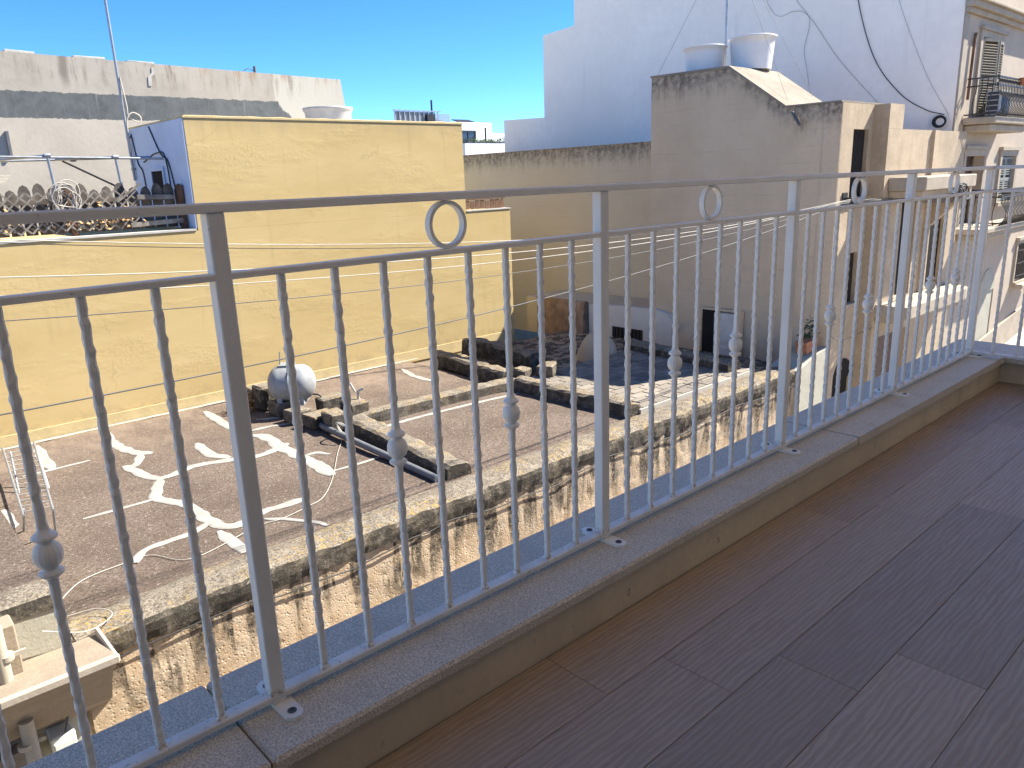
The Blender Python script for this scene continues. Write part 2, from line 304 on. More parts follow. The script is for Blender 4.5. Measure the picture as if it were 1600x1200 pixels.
# ------------------------------------------------------------------ mesh helpers
WL = {}      # world location of every object made, so parts can be written in world coordinates
class MB:
    def __init__(s): s.v = []; s.f = []; s.sm = []
    def add(s, vs, fs, smooth=False):
        b = len(s.v); s.v += [tuple(v) for v in vs]; s.f += [tuple(b+i for i in f) for f in fs]; s.sm += [smooth]*len(fs)
        return s
    def bx(s, x0, x1, y0, y1, z0, z1, bev=0.0):
        if bev <= 0:
            vs = [(x, y, z) for z in (z0, z1) for y in (y0, y1) for x in (x0, x1)]
            return s.add(vs, [(0, 2, 3, 1), (4, 5, 7, 6), (0, 1, 5, 4), (2, 6, 7, 3), (0, 4, 6, 2), (1, 3, 7, 5)])
        bm = bmesh.new(); bmesh.ops.create_cube(bm, size=1)
        for v in bm.verts:
            v.co = Vector(((x0+x1)/2+v.co.x*(x1-x0), (y0+y1)/2+v.co.y*(y1-y0), (z0+z1)/2+v.co.z*(z1-z0)))
        bmesh.ops.bevel(bm, geom=bm.edges[:], offset=bev, segments=1, affect='EDGES', profile=.5)
        bm.verts.ensure_lookup_table(); bm.verts.index_update()
        s.add([v.co[:] for v in bm.verts], [[v.index for v in f.verts] for f in bm.faces]); bm.free(); return s
    def obx(s, c, ax, half):     # oriented box: centre, three axes, half sizes
        c = Vector(c); A = [Vector(a).normalized()*h for a, h in zip(ax, half)]
        vs = [c+A[0]*i+A[1]*j+A[2]*l for l in (-1, 1) for j in (-1, 1) for i in (-1, 1)]
        return s.add(vs, [(0, 2, 3, 1), (4, 5, 7, 6), (0, 1, 5, 4), (2, 6, 7, 3), (0, 4, 6, 2), (1, 3, 7, 5)])
    def strip(s, a, b, w, t, nrm):   # flat lath from a to b
        a, b = Vector(a), Vector(b); d = (b-a); n = Vector(nrm).normalized()
        return s.obx((a+b)/2, (d, d.cross(n), n), (d.length/2, w/2, t/2))
    def tube(s, pts, r, n=8, cap=True, smooth=True):
        pts = [Vector(p) for p in pts]; rings = []
        rr = r if isinstance(r, (list, tuple)) else [r]*len(pts)
        prev = None
        for i, p in enumerate(pts):
            d = (pts[min(i+1, len(pts)-1)]-pts[max(i-1, 0)]).normalized()
            ref = prev if prev is not None else (Vector((0, 0, 1)) if abs(d.z) < .9 else Vector((1, 0, 0)))
            a = (ref - d*ref.dot(d))
            if a.length < 1e-5: a = d.orthogonal()
            a.normalize(); prev = a; b = d.cross(a)
            rings.append([p+(a*math.cos(2*PI*j/n)+b*math.sin(2*PI*j/n))*rr[i] for j in range(n)])
        vs = [v for R in rings for v in R]; fs = []
        for i in range(len(pts)-1):
            for j in range(n):
                fs.append((i*n+j, i*n+(j+1) % n, (i+1)*n+(j+1) % n, (i+1)*n+j))
        s.add(vs, fs, smooth)
        if cap: s.add(rings[0], [tuple(range(n))[::-1]]); s.add(rings[-1], [tuple(range(n))])
        return s
    def lathe(s, c, prof, n=24, axis=(0, 0, 1), smooth=True, cap=True):
        c = Vector(c); q = Vector((0, 0, 1)).rotation_difference(Vector(axis)); vs = []; fs = []
        for r, z in prof:
            for j in range(n): vs.append(c+q @ Vector((r*math.cos(2*PI*j/n), r*math.sin(2*PI*j/n), z)))
        m = len(prof)
        for i in range(m-1):
            for j in range(n): fs.append((i*n+j, i*n+(j+1) % n, (i+1)*n+(j+1) % n, (i+1)*n+j))
        s.add(vs, fs, smooth)
        if cap:
            s.add(vs[:n], [tuple(range(n))[::-1]]); s.add(vs[-n:], [tuple(range(n))])
        return s
    def prism(s, poly, fn0, fn1):   # polygon carried by two functions p -> xyz (two ends)
        n = len(poly); vs = [fn0(*p) for p in poly]+[fn1(*p) for p in poly]
        fs = [tuple(range(n))[::-1], tuple(range(n, 2*n))]+[(i, (i+1) % n, n+(i+1) % n, n+i) for i in range(n)]
        return s.add(vs, fs)
    def prism_x(s, poly_yz, x0, x1): return s.prism(poly_yz, lambda y, z: (x0, y, z), lambda y, z: (x1, y, z))
    def prism_y(s, poly_xz, y0, y1): return s.prism(poly_xz, lambda x, z: (x, y0, z), lambda x, z: (x, y1, z))
    def prism_z(s, poly_xy, z0, z1): return s.prism(poly_xy, lambda x, y: (x, y, z0), lambda x, y: (x, y, z1))
    def wall_y(s, x0, x1, z0, z1, yf, yb, holes=()):   # wall in the XZ plane with rectangular openings (x0,x1,z0,z1) cut right through
        xs = sorted({x0, x1, *[h[0] for h in holes], *[h[1] for h in holes]}); zs = sorted({z0, z1, *[h[2] for h in holes], *[h[3] for h in holes]})
        xs = [x for x in xs if x0 <= x <= x1]; zs = [z for z in zs if z0 <= z <= z1]
        for i in range(len(xs)-1):
            for j in range(len(zs)-1):
                mx, mz = (xs[i]+xs[i+1])/2, (zs[j]+zs[j+1])/2
                if any(h[0] < mx < h[1] and h[2] < mz < h[3] for h in holes): continue
                a, b, c, d = xs[i], xs[i+1], zs[j], zs[j+1]
                s.add([(a, yf, c), (b, yf, c), (b, yf, d), (a, yf, d)], [(0, 1, 2, 3)])
                s.add([(a, yb, c), (b, yb, c), (b, yb, d), (a, yb, d)], [(3, 2, 1, 0)])
        def rim(a, b, c, d, inward):
            q = [((a, c), (b, c)), ((b, c), (b, d)), ((b, d), (a, d)), ((a, d), (a, c))]
            for (p, r) in q: s.add([(p[0], yf, p[1]), (p[0], yb, p[1]), (r[0], yb, r[1]), (r[0], yf, r[1])], [(0, 1, 2, 3)] if not inward else [(3, 2, 1, 0)])
        rim(x0, x1, z0, z1, False)
        for h in holes: rim(*h, True)
        return s

def link(o, parent=None):
    COL.objects.link(o)
    if parent is not None: o.parent = parent
    return o
def obj(name, mb, mat, parent=None, at=None):
    """one mesh object, vertices given in world coordinates; at = world place of its origin"""
    pw = WL.get(parent.name, Vector()) if parent is not None else Vector()
    org = Vector(at) if at is not None else pw
    me = bpy.data.meshes.new(name)
    me.from_pydata([tuple(Vector(v)-org) for v in mb.v], [], mb.f); me.update()
    for p, sflag in zip(me.polygons, mb.sm): p.use_smooth = sflag
    bm = bmesh.new(); bm.from_mesh(me); bmesh.ops.recalc_face_normals(bm, faces=bm.faces); bm.to_mesh(me); bm.free()
    me.materials.append(MAT[mat] if isinstance(mat, str) else mat)
    o = bpy.data.objects.new(name, me); link(o, parent); o.location = org-pw; WL[o.name] = org.copy()
    return o
def copy_to(src, parent, at):
    o = src.copy(); link(o, parent); pw = WL[parent.name] if parent is not None else Vector()
    o.location = Vector(at)-pw; WL[o.name] = Vector(at); return o
def tag(o, label=None, cat=None, group=None, kind=None):
    for kk, v in (('label', label), ('category', cat), ('group', group), ('kind', kind)):
        if v: o[kk] = v
    return o
def thing(name, at, label, cat, group=None):
    o = bpy.data.objects.new(name, None); o.empty_display_size = .1; link(o); o.location = at; WL[o.name] = Vector(at)
    return tag(o, label, cat, group)
def struct(name, mb, mat): return tag(obj(name, mb, mat), kind='structure')
def N(x, y, z, s=1.0): return noise.noise(Vector((x*s, y*s, z*s)))
def fbm(x, y, z, s=1.0): return noise.fractal(Vector((x*s, y*s, z*s)), 1.0, 2.0, 5)
def bez(pts, n=6):   # Catmull-Rom through points
    P = [Vector(p) for p in pts]; P = [P[0]*2-P[1]]+P+[P[-1]*2-P[-2]]; out = []
    for i in range(1, len(P)-2):
        for q in range(n):
            t = q/n; a, b, c, d = P[i-1], P[i], P[i+1], P[i+2]
            out.append(.5*((2*b)+(c-a)*t+(2*a-5*b+4*c-d)*t*t+(3*b-a-3*c+d)*t**3))
    return out+[P[-2]]

# ================================================================== THE SETTING
def street_z(x): return -6.9+.1154*max(-8, min(x, 60))
def build_ground():
    g = MB(); xs = [-300, -60, -8, 0, 10, 20, 30, 45, 60, 120, 400]
    for a, b in zip(xs, xs[1:]): g.add([(a, -300, street_z(a)-.02), (b, -300, street_z(b)-.02), (b, 500, street_z(b)-.02), (a, 500, street_z(a)-.02)], [(0, 1, 2, 3)])
    struct('ground', g, 'ground_earth')
    r = MB()
    for a, b in zip(xs[1:-1], xs[2:-1]): r.add([(a, .2, street_z(a)), (b, .2, street_z(b)), (b, 4.2, street_z(b)), (a, 4.2, street_z(a))], [(0, 1, 2, 3)])
    struct('street', r, 'asphalt')
    p = MB()
    for a, b in zip(xs[2:-2], xs[3:-2]):
        p.add([(a, 4.2, street_z(a)-.2), (b, 4.2, street_z(b)-.2), (b, 5.0, street_z(b)-.2), (a, 5.0, street_z(a)-.2),
               (a, 4.2, street_z(a)+.12), (b, 4.2, street_z(b)+.12), (b, 5.0, street_z(b)+.12), (a, 5.0, street_z(a)+.12)],
              [(4, 5, 6, 7), (0, 1, 5, 4), (2, 3, 7, 6), (0, 4, 7, 3), (1, 2, 6, 5)])
    struct('pavement', p, 'pavement_stone')
build_ground()

# the house the balcony belongs to (its back wall and lower storeys, with a shading slab added overhead)
FLOOR = -.18
def build_home():
    m = MB()
    m.bx(-7, 8.6, -9, -1.95, -7.5, 4.0)                     # body
    m.bx(-7, 4.76, -1.95, .10, -.55, FLOOR-.012)            # balcony slab under the boards
    m.bx(-7, 8.6, -1.95, -.12, 3.4, 3.6)                  # unseen slab overhead, added to keep the sun off and bounce light down
    o = obj('balcony_house', m, 'limestone_home')
    tag(o, 'limestone house that carries the shaded balcony, with an added shading slab above', 'house')
    dr = MB().bx(-1.6, 1.0, -1.945, -1.90, FLOOR, 2.1)
    obj('balcony_door', dr, 'glass', o)
    # floor, kerb, sill: pieces of the setting
    f = struct('balcony_floor', MB().bx(-3.4, 4.70, -1.94, -.125, FLOOR-.012, FLOOR-.003), 'grout')
    bl, bw, gap = 1.25, .2, .0013
    bd = MB().bx(-bl/2+gap/2, bl/2-gap/2, -bw/2+gap/2, bw/2-gap/2, -.006, 0, .0009)
    proto = None
    for r in range(9):
        y = -.128-bw/2-bw*r; x0 = 1.20+.205*r
        if y-bw/2 < -1.94: break
        for q in range(-5, 5):
            xa = x0+bl*q; xb = xa+bl
            if xb < -2.2 or xa > 4.68: continue
            at = ((xa+xb)/2, y, FLOOR)
            if xb > 4.70:    # cut board at the return kerb
                c = MB().bx(xa+gap/2-at[0], 4.70-at[0], -bw/2+gap/2, bw/2-gap/2, -.006, 0, .0009)
                c.v = [tuple(Vector(v)+Vector(at)) for v in c.v]; obj('floor_board', c, 'board', f, at=at); continue
            if proto is None:
                c = MB(); c.add([Vector(v)+Vector(at) for v in bd.v], bd.f); proto = obj('floor_board', c, 'board', f, at=at)
            else: copy_to(proto, f, at)
    kb = MB().bx(-3.4, 4.80, -.125, .13, -.55, -.066)
    kb.bx(4.70, 4.98, -1.94, -.125, -.55, -.066)
    kerb = struct('balcony_kerb', kb, 'kerb')
    xs = [-3.4, -1.94, .478, 2.895, 4.745]
    for a, b in zip(xs, xs[1:]):
        s = MB(); e = .0015
        if b < 4.7: s.bx(a+e, b-e, -.150, .175, -.064, -.030, .007)
        else: s.prism_z([(a+e, -.150), (4.66, -.150), (4.985, .175), (a+e, .175)], -.064, -.030)
        obj('sill_slab', s, 'sill', kerb)
    s = MB().prism_z([(4.664, -.150), (4.664, -1.94), (4.99, -1.94), (4.99, .175)], -.064, -.030); obj('sill_slab', s, 'sill', kerb)
build_home()

# ================================================================== RAILING
PX = [-.4445, .5595, 1.5612, 2.562, 3.566, 4.5728]
def build_railing():
    R = thing('balcony_railing', (0, 0, -.03), 'white painted iron balcony railing with hammered bars, rings and round collars', 'railing')
    xe = 4.5728
    def P(name, mb, mat='paint', at=None): return obj(name, mb, mat, R, at=at)
    P('top_rail', MB().bx(-1.5, xe+.02, -.020, .020, .941, .958, .003)); P('top_rail', MB().bx(xe-.02, xe+.02, -1.94, -.0205, .941, .958, .003))
    P('middle_rail', MB().bx(-1.5, xe+.015, -.0145, .0145, .827, .839, .002)); P('middle_rail', MB().bx(xe-.0145, xe+.0145, -1.94, -.0155, .827, .839, .002))
    P('bottom_rail', MB().bx(-1.5, xe+.015, -.016, .016, -.016, -.002, .002), 'paint_worn'); P('bottom_rail', MB().bx(xe-.016, xe+.016, -1.94, -.0165, -.016, -.002, .002), 'paint_worn')
    # posts
    def at_shift(mb, at):
        mb.v = [tuple(Vector(v)+Vector(at)) for v in mb.v]; return mb
    pp = br = None
    posts = [(x, 0, 0) for x in PX]+[(xe, -1.004, 1)]
    for (x, y, turn) in posts:
        at = (x, y, 0)
        h = .0155
        if pp is None: pp = P('post', at_shift(MB().bx(-h, h, -h, h, -.022, .9415, .0022), at), at=at)
        else: copy_to(pp, R, at)
        # fixing plate across the foot, with its bolts
        b = MB(); L, wd = .078, .019
        poly = [(-wd, -L+.012), (-wd+.012, -L), (wd-.012, -L), (wd, -L+.012), (wd, L-.012), (wd-.012, L), (-wd+.012, L), (-wd, L-.012)]
        if turn: poly = [(p[1], p[0]) for p in poly]
        off = .006 if x < xe-.01 else -.012
        b.prism_z([(x+off+p[0], y+p[1]) for p in poly], -.0295, -.0215)
        pl = P('fixing_plate', b)
        for sg in (-1, 1):
            c = (x+off, y+sg*.055, -.0215) if not turn else (x+sg*.055, y, -.0215)
            obj('bolt', MB().lathe(c, [(.0095, 0), (.0095, .0015), (.006, .0035), (.0058, .001)], 10), 'bolt', pl)
    # hammered bars
    def hammered(z0, z1, seed, collar):
        random.seed(seed); m = MB(); n = int((z1-z0)/.011); rings = []; zs = [z0+(z1-z0)*i/n for i in range(n+1)]
        ph = [random.random()*6.3 for _ in range(4)]
        for i, z in enumerate(zs):
            w = .0069
            ends = min(1, min(z-z0, z1-z)/.03)
            if collar:
                d = abs(z-collar)
                if d < .018: w = .005; ends = 0
                elif d < .085: w = .0069+.0035*((.085-d)/.067)**2*(1 if z > collar else .7); ends = .5
            R_ = []
            for j, (a, b) in enumerate(((-1, -1), (1, -1), (1, 1), (-1, 1))):
                q = 1+ends*(.13*math.sin(z*175+ph[j])+.07*math.sin(z*310+ph[(j+1) % 4]))
                ch = .34*(1+.4*ends*math.sin(z*140+ph[j]*2))
                R_ += [(a*w*q, b*w*q*(1-ch), z), (a*w*q*(1-ch), b*w*q, z)] if j in (0, 2) else [(a*w*q*(1-ch), b*w*q, z), (a*w*q, b*w*q*(1-ch), z)]
            rings.append(R_)
        vs = [v for q in rings for v in q]; k8 = 8
        m.add(vs, [(i*k8+j, i*k8+(j+1) % k8, (i+1)*k8+(j+1) % k8, (i+1)*k8+j) for i in range(n) for j in range(k8)])
        # weld bead at the foot
        m.lathe((0, 0, z0), [(.0125, -.001), (.0115, .003), (.0082, .0065)], 8)
        return m
    C0 = .428
    def collar_mesh():
        m = MB(); z = C0; pr = []
        pr += [(.0078, -.044), (.0105, -.040), (.0185, -.0335), (.0195, -.030), (.0175, -.0275), (.0115, -.0245)]
        for i in range(9):
            a = -1.15+2.3*i/8; pr.append((.0065+.0158*math.cos(a), .0225*math.sin(a)))
        pr += [(.0115, .0245), (.0175, .0275), (.0195, .030), (.0185, .0335), (.0105, .041), (.0078, .046)]
        m.lathe((0, 0, z), pr, 16, smooth=False); return m
    plain = [None]*4; coll = None
    def put_bar(x, y, i, kcount):
        nonlocal coll
        at = (x, y, 0)
        if i in (3, 6):
            if coll is None:
                coll = P('baluster', at_shift(hammered(-.002, .828, 50, C0), at), at=at)
                c2 = obj('collar', at_shift(collar_mesh(), at), 'paint', coll, at=at)
                coll['_c'] = c2.name
            else:
                o = copy_to(coll, R, at); copy_to(bpy.data.objects[coll['_c']], o, at)
        else:
            q = kcount % 4
            if plain[q] is None: plain[q] = P('baluster', at_shift(hammered(-.002, .828, 10+q, None), at), at=at)
            else:
                o = copy_to(plain[q], R, at)
    ring = None; kc = 0
    def ring_mesh():
        m = MB(); n = 40; ro, ri, t = .0505, .0425, .008; c = (.839+.941)/2
        vs = []
        for j in range(n):
            a = 2*PI*j/n
            for (r, y) in ((ro, -t), (ro, t), (ri, t), (ri, -t)): vs.append((r*math.cos(a), y, c+r*math.sin(a)))
        fs = [(j*4+i, j*4+(i+1) % 4, ((j+1) % n)*4+(i+1) % 4, ((j+1) % n)*4+i) for j in range(n) for i in range(4)]
        m.add(vs, fs); return m
    spans = list(zip(PX, PX[1:]))
    for (a, b) in spans:
        for i in range(1, 9): put_bar(a+(b-a)*i/9, 0, i, kc); kc += 1
        at = ((a+b)/2, 0, 0)
        if ring is None: ring = P('ring', at_shift(ring_mesh(), at), at=at)
        else: copy_to(ring, R, at)
    for i in range(1, 9): put_bar(xe, -1.004*i/9, i, kc); kc += 1
    for i in range(1, 9):
        if i < 8: put_bar(xe, -1.004-.1115*i, i, kc); kc += 1
    o = copy_to(ring, R, (xe, -.502, 0)); o.rotation_euler.z = PI/2
    if '_c' in coll: 
        for o in R.children:
            if '_c' in o: del o['_c']
build_railing()

# ================================================================== LOW HOUSE ACROSS THE STREET
def roof_z(x, y): return -2.5+.018*N(x, y, 0, .6)+.02*N(x, y, 3, .25)
SEALANT = [
  ([(2.9, 11.17), (2.8, 10.48), (2.83, 9.95), (2.89, 9.66), (3.06, 9.46)],0.17),
  ([(2.94, 9.6), (2.73, 9.14), (2.59, 9.19)],0.14),
  ([(2.6, 9.21), (2.66, 8.84), (2.72, 8.48), (2.83, 8.39), (3.05, 8.45), (3.23, 8.51), (3.39, 8.48), (3.72, 8.39), (4.0, 8.27), (4.27, 8.31), (4.55, 8.43)],0.15),
  ([(3.64, 9.41), (3.6, 9.06), (3.61, 8.7), (3.73, 8.46)],0.16),
  ([(2.78, 8.38), (2.63, 8.03), (2.53, 7.77), (2.6, 7.56), (2.7, 7.35), (2.72, 7.07), (2.73, 6.71), (2.78, 6.4), (2.94, 6.31), (3.23, 6.44), (3.45, 6.41), (3.78, 6.39)],0.15),
  ([(4.36, 9.15), (4.45, 8.88), (4.41, 8.34), (4.4, 7.71), (4.39, 7.23), (4.33, 6.81)],0.2),
  ([(4.29, 8.29), (4.03, 8.23)],0.14),
  ([(4.44, 7.78), (4.64, 7.77), (4.73, 7.56)],0.09),
  ([(4.43, 6.95), (4.78, 6.94), (5.15, 6.95)],0.06),
  ([(4.36, 10.95), (4.32, 10.42), (4.29, 9.82), (4.29, 9.22)],0.17),
  ([(4.4, 9.36), (4.7, 9.35), (5.06, 9.22)],0.08),
  ([(4.73, 9.85), (4.98, 9.71), (5.25, 9.65)],0.1),
  ([(2.7, 6.62), (2.45, 6.48), (2.2, 6.47), (1.97, 6.42), (1.82, 6.19)],0.11),
  ([(2.69, 6.31), (2.69, 5.96), (2.67, 5.62)],0.15),
  ([(3.16, 6.23), (3.32, 6.05), (3.51, 5.73), (3.55, 5.55)],0.07),
  ([(1.55, 9.8), (1.96, 9.79), (2.35, 9.81)],0.07),
  ([(1.98, 11.12), (1.92, 10.36), (1.89, 9.79)],0.16),
  ([(1.74, 7.74), (2.08, 7.75), (2.5, 7.75)],0.07),
  ([(8.14, 10.83), (7.99, 10.14), (8.02, 9.53)],0.13),
  ([(1.12, 8.71), (1.06, 8.23), (1.08, 8.02)],0.3),
  ([(0.72, 6.38), (0.88, 6.42), (1.05, 6.49)],0.3),
  ([(5.62, 8.02), (6.4, 8.0), (7.2, 7.92), (8.42, 7.80)],0.10),
  ([(1.5, 11.33), (3.0, 11.32), (5, 11.33), (7, 11.33), (8.9, 11.33)],0.10),
]
def stone_wall(path, w, h, jit, z0=-2.52, cell=.12):
    """low rough wall: swept rounded cross-section along a path, roughened"""
    P = [Vector((p[0], p[1], 0)) for p in path]; pts = []
    for a, b in zip(P, P[1:]):
        n = max(1, int((b-a).length/cell)); pts += [a.lerp(b, i/n) for i in range(n)]
    pts.append(P[-1]); m = MB(); prof = [(-.5, 0), (-.5, .55), (-.47, .85), (-.33, 1), (0, 1.03), (.33, 1), (.47, .85), (.5, .55), (.5, 0)]
    vs = []
    for i, p in enumerate(pts):
        d = (pts[min(i+1, len(pts)-1)]-pts[max(i-1, 0)]).normalized(); nrm = Vector((-d.y, d.x, 0))
        for (a, b) in prof:
            q = p+nrm*(a*w); zz = z0+b*h
            q = q+nrm*(jit*N(q.x, q.y, zz, 7))+d*(jit*.6*N(q.x, q.y, zz+9, 7)); zz += jit*1.1*N(q.x, q.y, 4, 5)*b
            vs.append((q.x, q.y, zz))
    k9 = len(prof); fs = [(i*k9+j, i*k9+j+1, (i+1)*k9+j+1, (i+1)*k9+j) for i in range(len(pts)-1) for j in range(k9-1)]
    m.add(vs, fs); m.add(vs[:k9], [tuple(range(k9))]); m.add(vs[-k9:], [tuple(range(k9))[::-1]])
    return m
def rough_block(x0, x1, y0, y1, z0, z1, rz=0, jit=.015, seed=0):
    m = MB(); c = Vector(((x0+x1)/2, (y0+y1)/2, 0)); b = MB().bx(x0, x1, y0, y1, z0, z1, min(x1-x0, y1-y0, z1-z0)*.09)
    Rm = Matrix.Rotation(rz, 3, 'Z'); vs = []
    for v in b.v:
        q = Rm @ (Vector(v)-c)+c
        vs.append(q+Vector((N(*q, 9), N(q.y, q.z, q.x+seed, 9), N(q.z, q.x, q.y, 9)))*jit)
    m.add(vs, b.f); return m
def build_low_house():
    L = thing('low_house', (6, 8, -6.5), 'low old limestone house with a cracked flat roof below the balcony', 'house')
    # body and rough frontage
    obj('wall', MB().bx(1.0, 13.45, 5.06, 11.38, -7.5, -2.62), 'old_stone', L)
    xs = [1.02+.045*i for i in range(int((12.45-1.02)/.045)+1)]; zs = [-2.60-.04*i for i in range(26)]+[-3.8, -4.4, -5.2, -6.2, -7.4]
    vs = []; fs = []
    for z in zs:
        for x in xs:
            e = fbm(x, 0, z*.5, 1.0)*.012+fbm(x, 5, z*.6, 6)*.004-max(0, N(x, 2, z, 11)-.32)*.05-max(0, N(x, 7, z, 4.2)-.38)*.05
            vs.append((x, 5.0-e, z))
    nx = len(xs); fs = [(j*nx+i, j*nx+i+1, (j+1)*nx+i+1, (j+1)*nx+i) for j in range(len(zs)-1) for i in range(nx-1)]
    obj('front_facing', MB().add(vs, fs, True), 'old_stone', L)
    obj('string_course', stone_wall([(1.4, 4.98), (12.4, 4.98)], .16, .07, .008, -3.38), 'ochre', L)
    # coping
    m = MB(); pf = [(5.02, -2.66), (4.985, -2.64), (4.968, -2.56), (4.968, -2.48), (4.985, -2.435), (5.05, -2.41), (5.2, -2.40), (5.36, -2.425), (5.5, -2.47), (5.64, -2.53)]
    vs = []; n = 0; x = 1.02
    while x < 12.45:
        for (y, z) in pf:
            vs.append((x+.02*N(x, y, z, 4), y+.022*fbm(x, y, z, 5)+.02*N(x, 1, 0, 1.2), z+.02*fbm(x, y*2, 3, 4)+.012*N(x, 0, 7, 1.0)))
        n += 1; x += .06
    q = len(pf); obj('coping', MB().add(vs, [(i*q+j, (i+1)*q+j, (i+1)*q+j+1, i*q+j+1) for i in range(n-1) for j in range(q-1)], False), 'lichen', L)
    # roof sheet
    gx = [1.0+.2*i for i in range(39)]; gy = [5.45+.2*i for i in range(30)]
    vs = [(x, y, roof_z(x, y)) for y in gy for x in gx]; a = len(gx)
    obj('roof', MB().add(vs, [(j*a+i, j*a+i+1, (j+1)*a+i+1, (j+1)*a+i) for j in range(len(gy)-1) for i in range(a-1)], True), 'roof', L)
    random.seed(3)
    for pts, w in SEALANT:
        P = bez([(p[0], p[1], 0) for p in pts], 8); vs = []; nn = len(P)
        for i, p in enumerate(P):
            d = (P[min(i+1, nn-1)]-P[max(i-1, 0)]).normalized(); nr = Vector((-d.y, d.x, 0))
            e = min(1, .45+.5*min(i, nn-1-i)/3)
            wl = w*.46*e*(1+.45*N(p.x, p.y, 1, 6)); wr = w*.46*e*(1+.45*N(p.x, p.y, 8, 6))
            for s, hh in ((wl, .002), (wl*.7, .008), (-wr*.7, .008), (-wr, .002)):
                v = p+nr*s; vs.append((v.x, v.y, roof_z(v.x, v.y)+hh+.003))
        obj('sealant_strip', MB().add(vs, [(i*4+j, i*4+j+1, (i+1)*4+j+1, (i+1)*4+j) for i in range(nn-1) for j in range(3)]), 'sealant', L)
    # low dividing walls on the roof
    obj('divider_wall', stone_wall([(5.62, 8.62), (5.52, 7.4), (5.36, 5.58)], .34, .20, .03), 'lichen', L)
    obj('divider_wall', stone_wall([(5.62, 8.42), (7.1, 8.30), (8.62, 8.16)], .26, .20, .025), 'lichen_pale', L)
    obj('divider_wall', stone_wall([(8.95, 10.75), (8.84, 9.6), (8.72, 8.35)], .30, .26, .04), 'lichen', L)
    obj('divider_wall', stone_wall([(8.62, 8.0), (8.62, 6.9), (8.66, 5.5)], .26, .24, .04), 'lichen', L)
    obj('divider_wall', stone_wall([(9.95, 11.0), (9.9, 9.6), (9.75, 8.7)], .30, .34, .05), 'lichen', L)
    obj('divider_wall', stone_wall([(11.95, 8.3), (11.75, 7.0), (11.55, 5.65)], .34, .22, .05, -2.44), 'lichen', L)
    obj('rubble_stone', rough_block(9.12, 9.42, 7.82, 8.12, -2.45, -2.16, .4, .05), 'lichen_pale', L)
    obj('rubble_stone', rough_block(8.75, 9.0, 8.05, 8.3, -2.45, -2.2, .2, .03), 'lichen_pale', L)
    # sunken yard between the roof and the corner house
    obj('yard_floor', MB().bx(8.7, 9.75, 8.3, 11.38, -2.75, -2.60), 'roof', L)
    obj('yard_floor', MB().bx(9.75, 13.56, 8.1, 15, -3.3, -3.15), 'roof', L)
    # stepped stones by the tank and at the head of the long divider
    for i, b in enumerate([(5.05, 5.5, 8.62, 8.95, -2.5, -2.30, .1), (5.18, 5.46, 8.28, 8.62, -2.5, -2.22, -.1), (5.52, 5.86, 8.33, 8.66, -2.5, -2.14, .05),
                           (4.98, 5.30, 9.10, 9.42, -2.5, -2.30, .05), (5.60, 6.02, 9.28, 9.55, -2.5, -2.26, -.05), (5.0, 5.34, 9.62, 9.98, -2.5, -2.27, .08), (4.98, 5.36, 10.15, 10.5, -2.5, -2.10, .06), (5.02, 5.26, 10.5, 10.85, -2.5, -2.22, -.04)]):
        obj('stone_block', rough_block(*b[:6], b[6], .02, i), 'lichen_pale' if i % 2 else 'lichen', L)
    # paved roof beyond, a little higher, laid tile by tile
    pb = obj('paved_roof', MB().bx(8.72, 11.9, 5.46, 8.15, -2.60, -2.385), 'pave_joint', L)
    proto = None; random.seed(11); tw, th = .335, .19
    r = 0; y = 5.48
    while y < 8.1:
        x = 8.80+(.16 if r % 2 else 0)
        while x+tw < 11.85:
            hz = random.uniform(-.003, .004)
            at = (x+tw/2, y+th/2, -2.378+hz)
            if proto is None:
                g = MB().bx(-tw/2+.012, tw/2-.012, -th/2+.010, th/2-.010, -.008, .006, .004); g.v = [tuple(Vector(v)+Vector(at)) for v in g.v]
                proto = obj('paving_tile', g, 'pave', pb, at=at)
            else:
                o = copy_to(proto, pb, at); o.rotation_euler = (random.uniform(-.008, .008), random.uniform(-.008, .008), random.uniform(-.02, .02))
            x += tw
        y += th; r += 1
    # white limewashed end of the parapet, next to the corner house
    P = [(12.42, -7), (12.42, -2.44), (12.75, -2.36), (13.1, -2.25), (13.5, -2.20), (13.57, -2.20), (13.57, -7)]
    obj('parapet_end', MB().prism_y(P, 4.93, 5.5), 'pale_plaster', L)
    # plastered hump and the whitewashed outhouse at the back
    hp = []
    for i in range(9):
        for j in range(12):
            a = i/8*PI/2; b = j/12*2*PI; x, y, z = 11.5+.38*math.cos(a)*math.cos(b), 8.75+.55*math.cos(a)*math.sin(b), -2.9+.85*math.sin(a)
            hp.append((x+.05*N(x, y, z, 3), y+.05*N(y, z, x, 3), z+.06*N(z, x, y, 3)))
    obj('plaster_hump', MB().add(hp, [(i*12+j, i*12+(j+1) % 12, (i+1)*12+(j+1) % 12, (i+1)*12+j) for i in range(8) for j in range(12)], True), 'grey', L)
    # cable clipped along the frontage
    pts = [(1.2+.25*i, 4.972+.006*N(i, 0, 0, 1.3), -2.70+.035*math.sin(i*.55)+.05*N(i, 3, 0, .9)) for i in range(46)]
    obj('facade_cable', MB().tube(bez(pts, 3), .008, 6), 'cable_black', L)
    # rainwater pipe along the long divider
    obj('roof_pipe', MB().tube([(5.33, 9.3, -2.43), (5.16, 8.5, -2.43), (5.09, 5.66, -2.45)], .045, 10), 'pipe_grey', L)
build_low_house()

